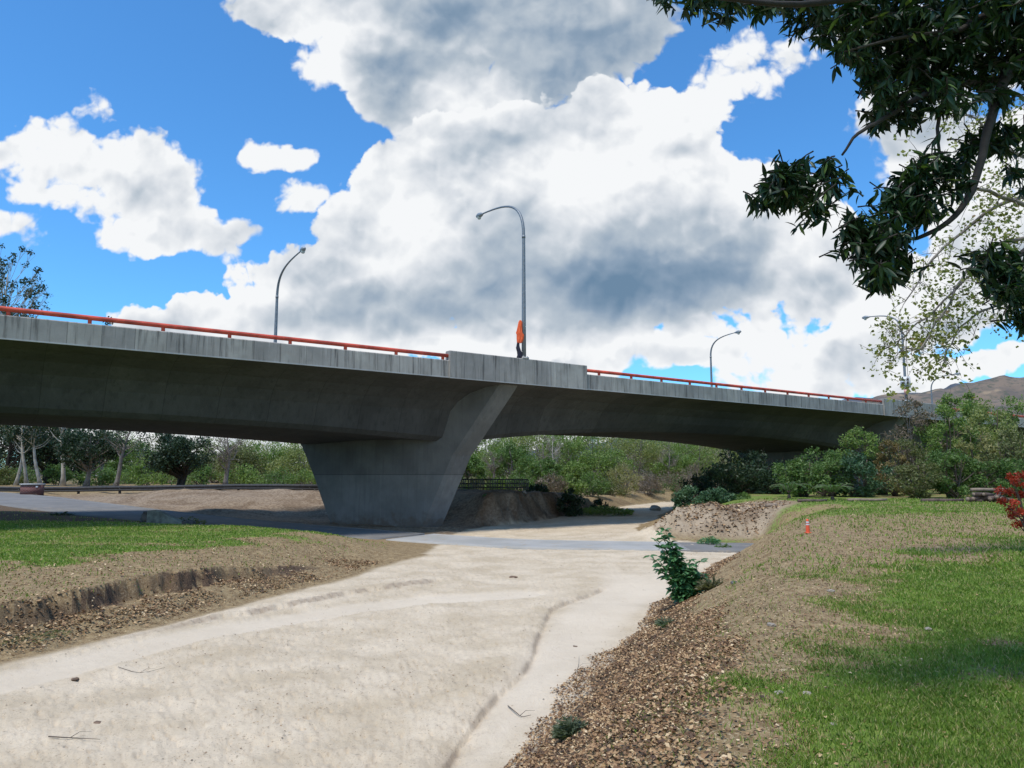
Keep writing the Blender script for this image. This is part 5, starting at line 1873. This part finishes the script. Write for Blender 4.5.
def cover():
    rng = np.random.default_rng(21)
    # right bank litter: sample in a perspective friendly way
    n = 400000
    y = 3.5 * (34 / 3.5) ** rng.uniform(0, 1, n)
    x = rng.uniform(-2.5, 14, n)
    R = xr(y)
    dr = x - R
    tw = interp(y, [3, 5, 8, 11, 16, 22, 27, 33], [2.15, 2.4, 2.4, 1.95, 1.4, 1.1, 1.2, 1.6])
    z, sand, green, soil, dark, smo, dark_lines, dl, drr, nd, mm = terrain(x, y, True)
    edge = fbm(x, y, .9, 3, 88)
    prob = smooth((drr + .10 + edge * .5) / .10) * smooth((tw * (1 + edge * .35) - drr) / .35)
    keep = (rng.uniform(0, 1, n) < prob) & ~((np.abs(nd) < 2.0) & (y > 28))
    x1, y1 = x[keep], y[keep]
    litter('leaf_litter', 'thick brown leaf litter covering the right bank of the creek', x1, y1, (.017 + .030 * rng.uniform(0, 1, len(x1)) ** 1.5 + .0014 * y1), M_LIT, 1, .04)
    # left litter patches
    n = 110000
    y = rng.uniform(11, 27, n); x = rng.uniform(-14, -1, n)
    z, sand, green, soil, dark, smo, dark_lines, dl, drr, nd, mm = terrain(x, y, True)
    pt = fbm(x, y, .55, 3, 99)
    prob = smooth((dl - .25) / .3) * (1 - smooth((dl - 1.25) / .25)) * smooth((pt + .10) / .12) + .10 * ((dl > 1.3) & (dl < 6)) * (1 - green) + .10 * smooth(dl / .3) * (dl < 1.6)
    keep = rng.uniform(0, 1, n) < prob * .75
    x1, y1 = x[keep], y[keep]
    litter('leaf_litter', 'brown leaves heaped below the cut edge of the left bank', x1, y1, .04 + .045 * rng.uniform(0, 1, len(x1)), M_LIT, 2, .05)
    # scattered debris on the sand
    n = 46000
    y = 5.5 * (45 / 5.5) ** rng.uniform(0, 1, n); x = rng.uniform(-22, 12, n)
    z, sand, green, soil, dark, smo, dark_lines, dl, drr, nd, mm = terrain(x, y, True)
    cl = fbm(x, y, .6, 4, 55)
    keep = (sand > .9) & (rng.uniform(0, 1, n) < (smooth((cl + .02) / .2) * (1 - .85 * smo) + .05)) & (np.abs(nd) > 2.2)
    x1, y1 = x[keep], y[keep]
    litter('leaf_debris', 'scattered dark leaf and twig bits on the sandy creek bed', x1, y1, .008 + .024 * rng.uniform(0, 1, len(x1)) ** 3 + .0008 * y1, M_LIT, 3, .008, .35, 'debris')
    n = 5000
    x = rng.normal(10.6, 2.0, n); y = rng.normal(38.0, 1.8, n)
    mk = terrain(x, y, True)[10]
    keep = mk > .6
    litter('mound_clods', 'dark clods and twigs scattered over the soil mound', x[keep], y[keep], .05 + .16 * rng.uniform(0, 1, keep.sum()) ** 3, M_LIT, 6, .03, .9, 'clods')
    # straw and pale chips on dry ground right
    n = 60000
    y = 3.6 * (30 / 3.6) ** rng.uniform(0, 1, n); x = rng.uniform(0, 1, n) * (y * .95 + 2) + 0
    z, sand, green, soil, dark, smo, dark_lines, dl, drr, nd, mm = terrain(x, y, True)
    keep = (drr > 1.6) & (rng.uniform(0, 1, n) < (1 - green * .93) * .5)
    x1, y1 = x[keep], y[keep]
    litter('dry_straw', 'dry straw and leaf bits over the bare ground above the right bank', x1, y1, .012 + .022 * rng.uniform(0, 1, len(x1)) + .0016 * y1, M_LIT, 4, .012, .5, 'dry straw')


cover()


def blades(name, label, x, y, h, w, mat, seed, tall=1.0):
    rng = np.random.default_rng(seed)
    z = terrain(x, y)
    n = len(x)
    a = rng.uniform(0, 6.28, n)
    s = np.stack([np.cos(a), np.sin(a), np.zeros(n)], 1)
    ln = rng.normal(size=(n, 2)) * .45
    b = np.stack([x, y, z - .004], 1)
    m = b + np.stack([ln[:, 0] * h * .35, ln[:, 1] * h * .35, h * .6], 1)
    t = b + np.stack([ln[:, 0] * h, ln[:, 1] * h, h], 1)
    W_ = w[:, None]
    V = np.stack([b - s * W_, b + s * W_, m + s * W_ * .7, t, m - s * W_ * .7], 1).reshape(-1, 3)
    Fc = np.arange(n * 5).reshape(n, 5)
    r = rng.uniform(0, 1, n)
    o = mesh_np(name, V, Fc, mat, None, False, {'rnd': ('FACE', r)})
    tag(o, label, 'grass', kind='stuff')


def grass():
    mg = leaf_mat('grass_blade', (.10, .185, .022), (.28, .38, .06), alt=(.48, .42, .18, .84), trans=.3, scale=1.2, rough=.6)
    rng = np.random.default_rng(31)
    n = 620000
    y = 2.6 * (14 / 2.6) ** rng.uniform(0, 1, n); x = rng.uniform(0, 1, n) * (y * .82 + 1.0)
    z, sand, green, soil, dark, smo, dark_lines, dl, drr, nd, mm = terrain(x, y, True)
    tuft = smooth((fbm(x, y, 3.5, 3, 71) + .16) / .22)
    keep = (drr > 1.2) & (rng.uniform(0, 1, n) < np.clip(green * 1.1 * (.35 + .65 * tuft) + .02, 0, 1))
    x1, y1 = x[keep], y[keep]; u = rng.uniform(0, 1, len(x1))
    blades('lawn_grass', 'short green grass of the lawn at the lower right', x1, y1, (.016 + .030 * u) * (1 + y1 * .02), .0016 + .0006 * y1 * .5 + .0008 * u, mg, 1)
    n = 160000
    y = 13 * (42 / 13) ** rng.uniform(0, 1, n); x = rng.uniform(0, 1, n) * (y * .85)
    z, sand, green, soil, dark, smo, dark_lines, dl, drr, nd, mm = terrain(x, y, True)
    keep = (drr > 2.0) & (rng.uniform(0, 1, n) < np.clip(green * .95 + .05, 0, 1)) & (mm < .1)
    x1, y1 = x[keep], y[keep]; u = rng.uniform(0, 1, len(x1))
    blades('far_grass', 'green and straw grass strip in front of the right thicket', x1, y1, .04 + .06 * u ** 2, .006 + .0004 * y1, mg, 2)
    n = 200000
    y = 14 * (42 / 14) ** rng.uniform(0, 1, n); x = -rng.uniform(0, 1, n) * (y * .85)
    z, sand, green, soil, dark, smo, dark_lines, dl, drr, nd, mm = terrain(x, y, True)
    keep = (dl > 1.4) & (nd < -2.6) & (rng.uniform(0, 1, n) < np.clip(green * .95 + .05, 0, 1))
    x1, y1 = x[keep], y[keep]; u = rng.uniform(0, 1, len(x1))
    blades('left_grass', 'green grass of the left lawn between creek and bridge', x1, y1, .03 + .05 * u ** 2, .005 + .0004 * y1, mg, 3)


grass()
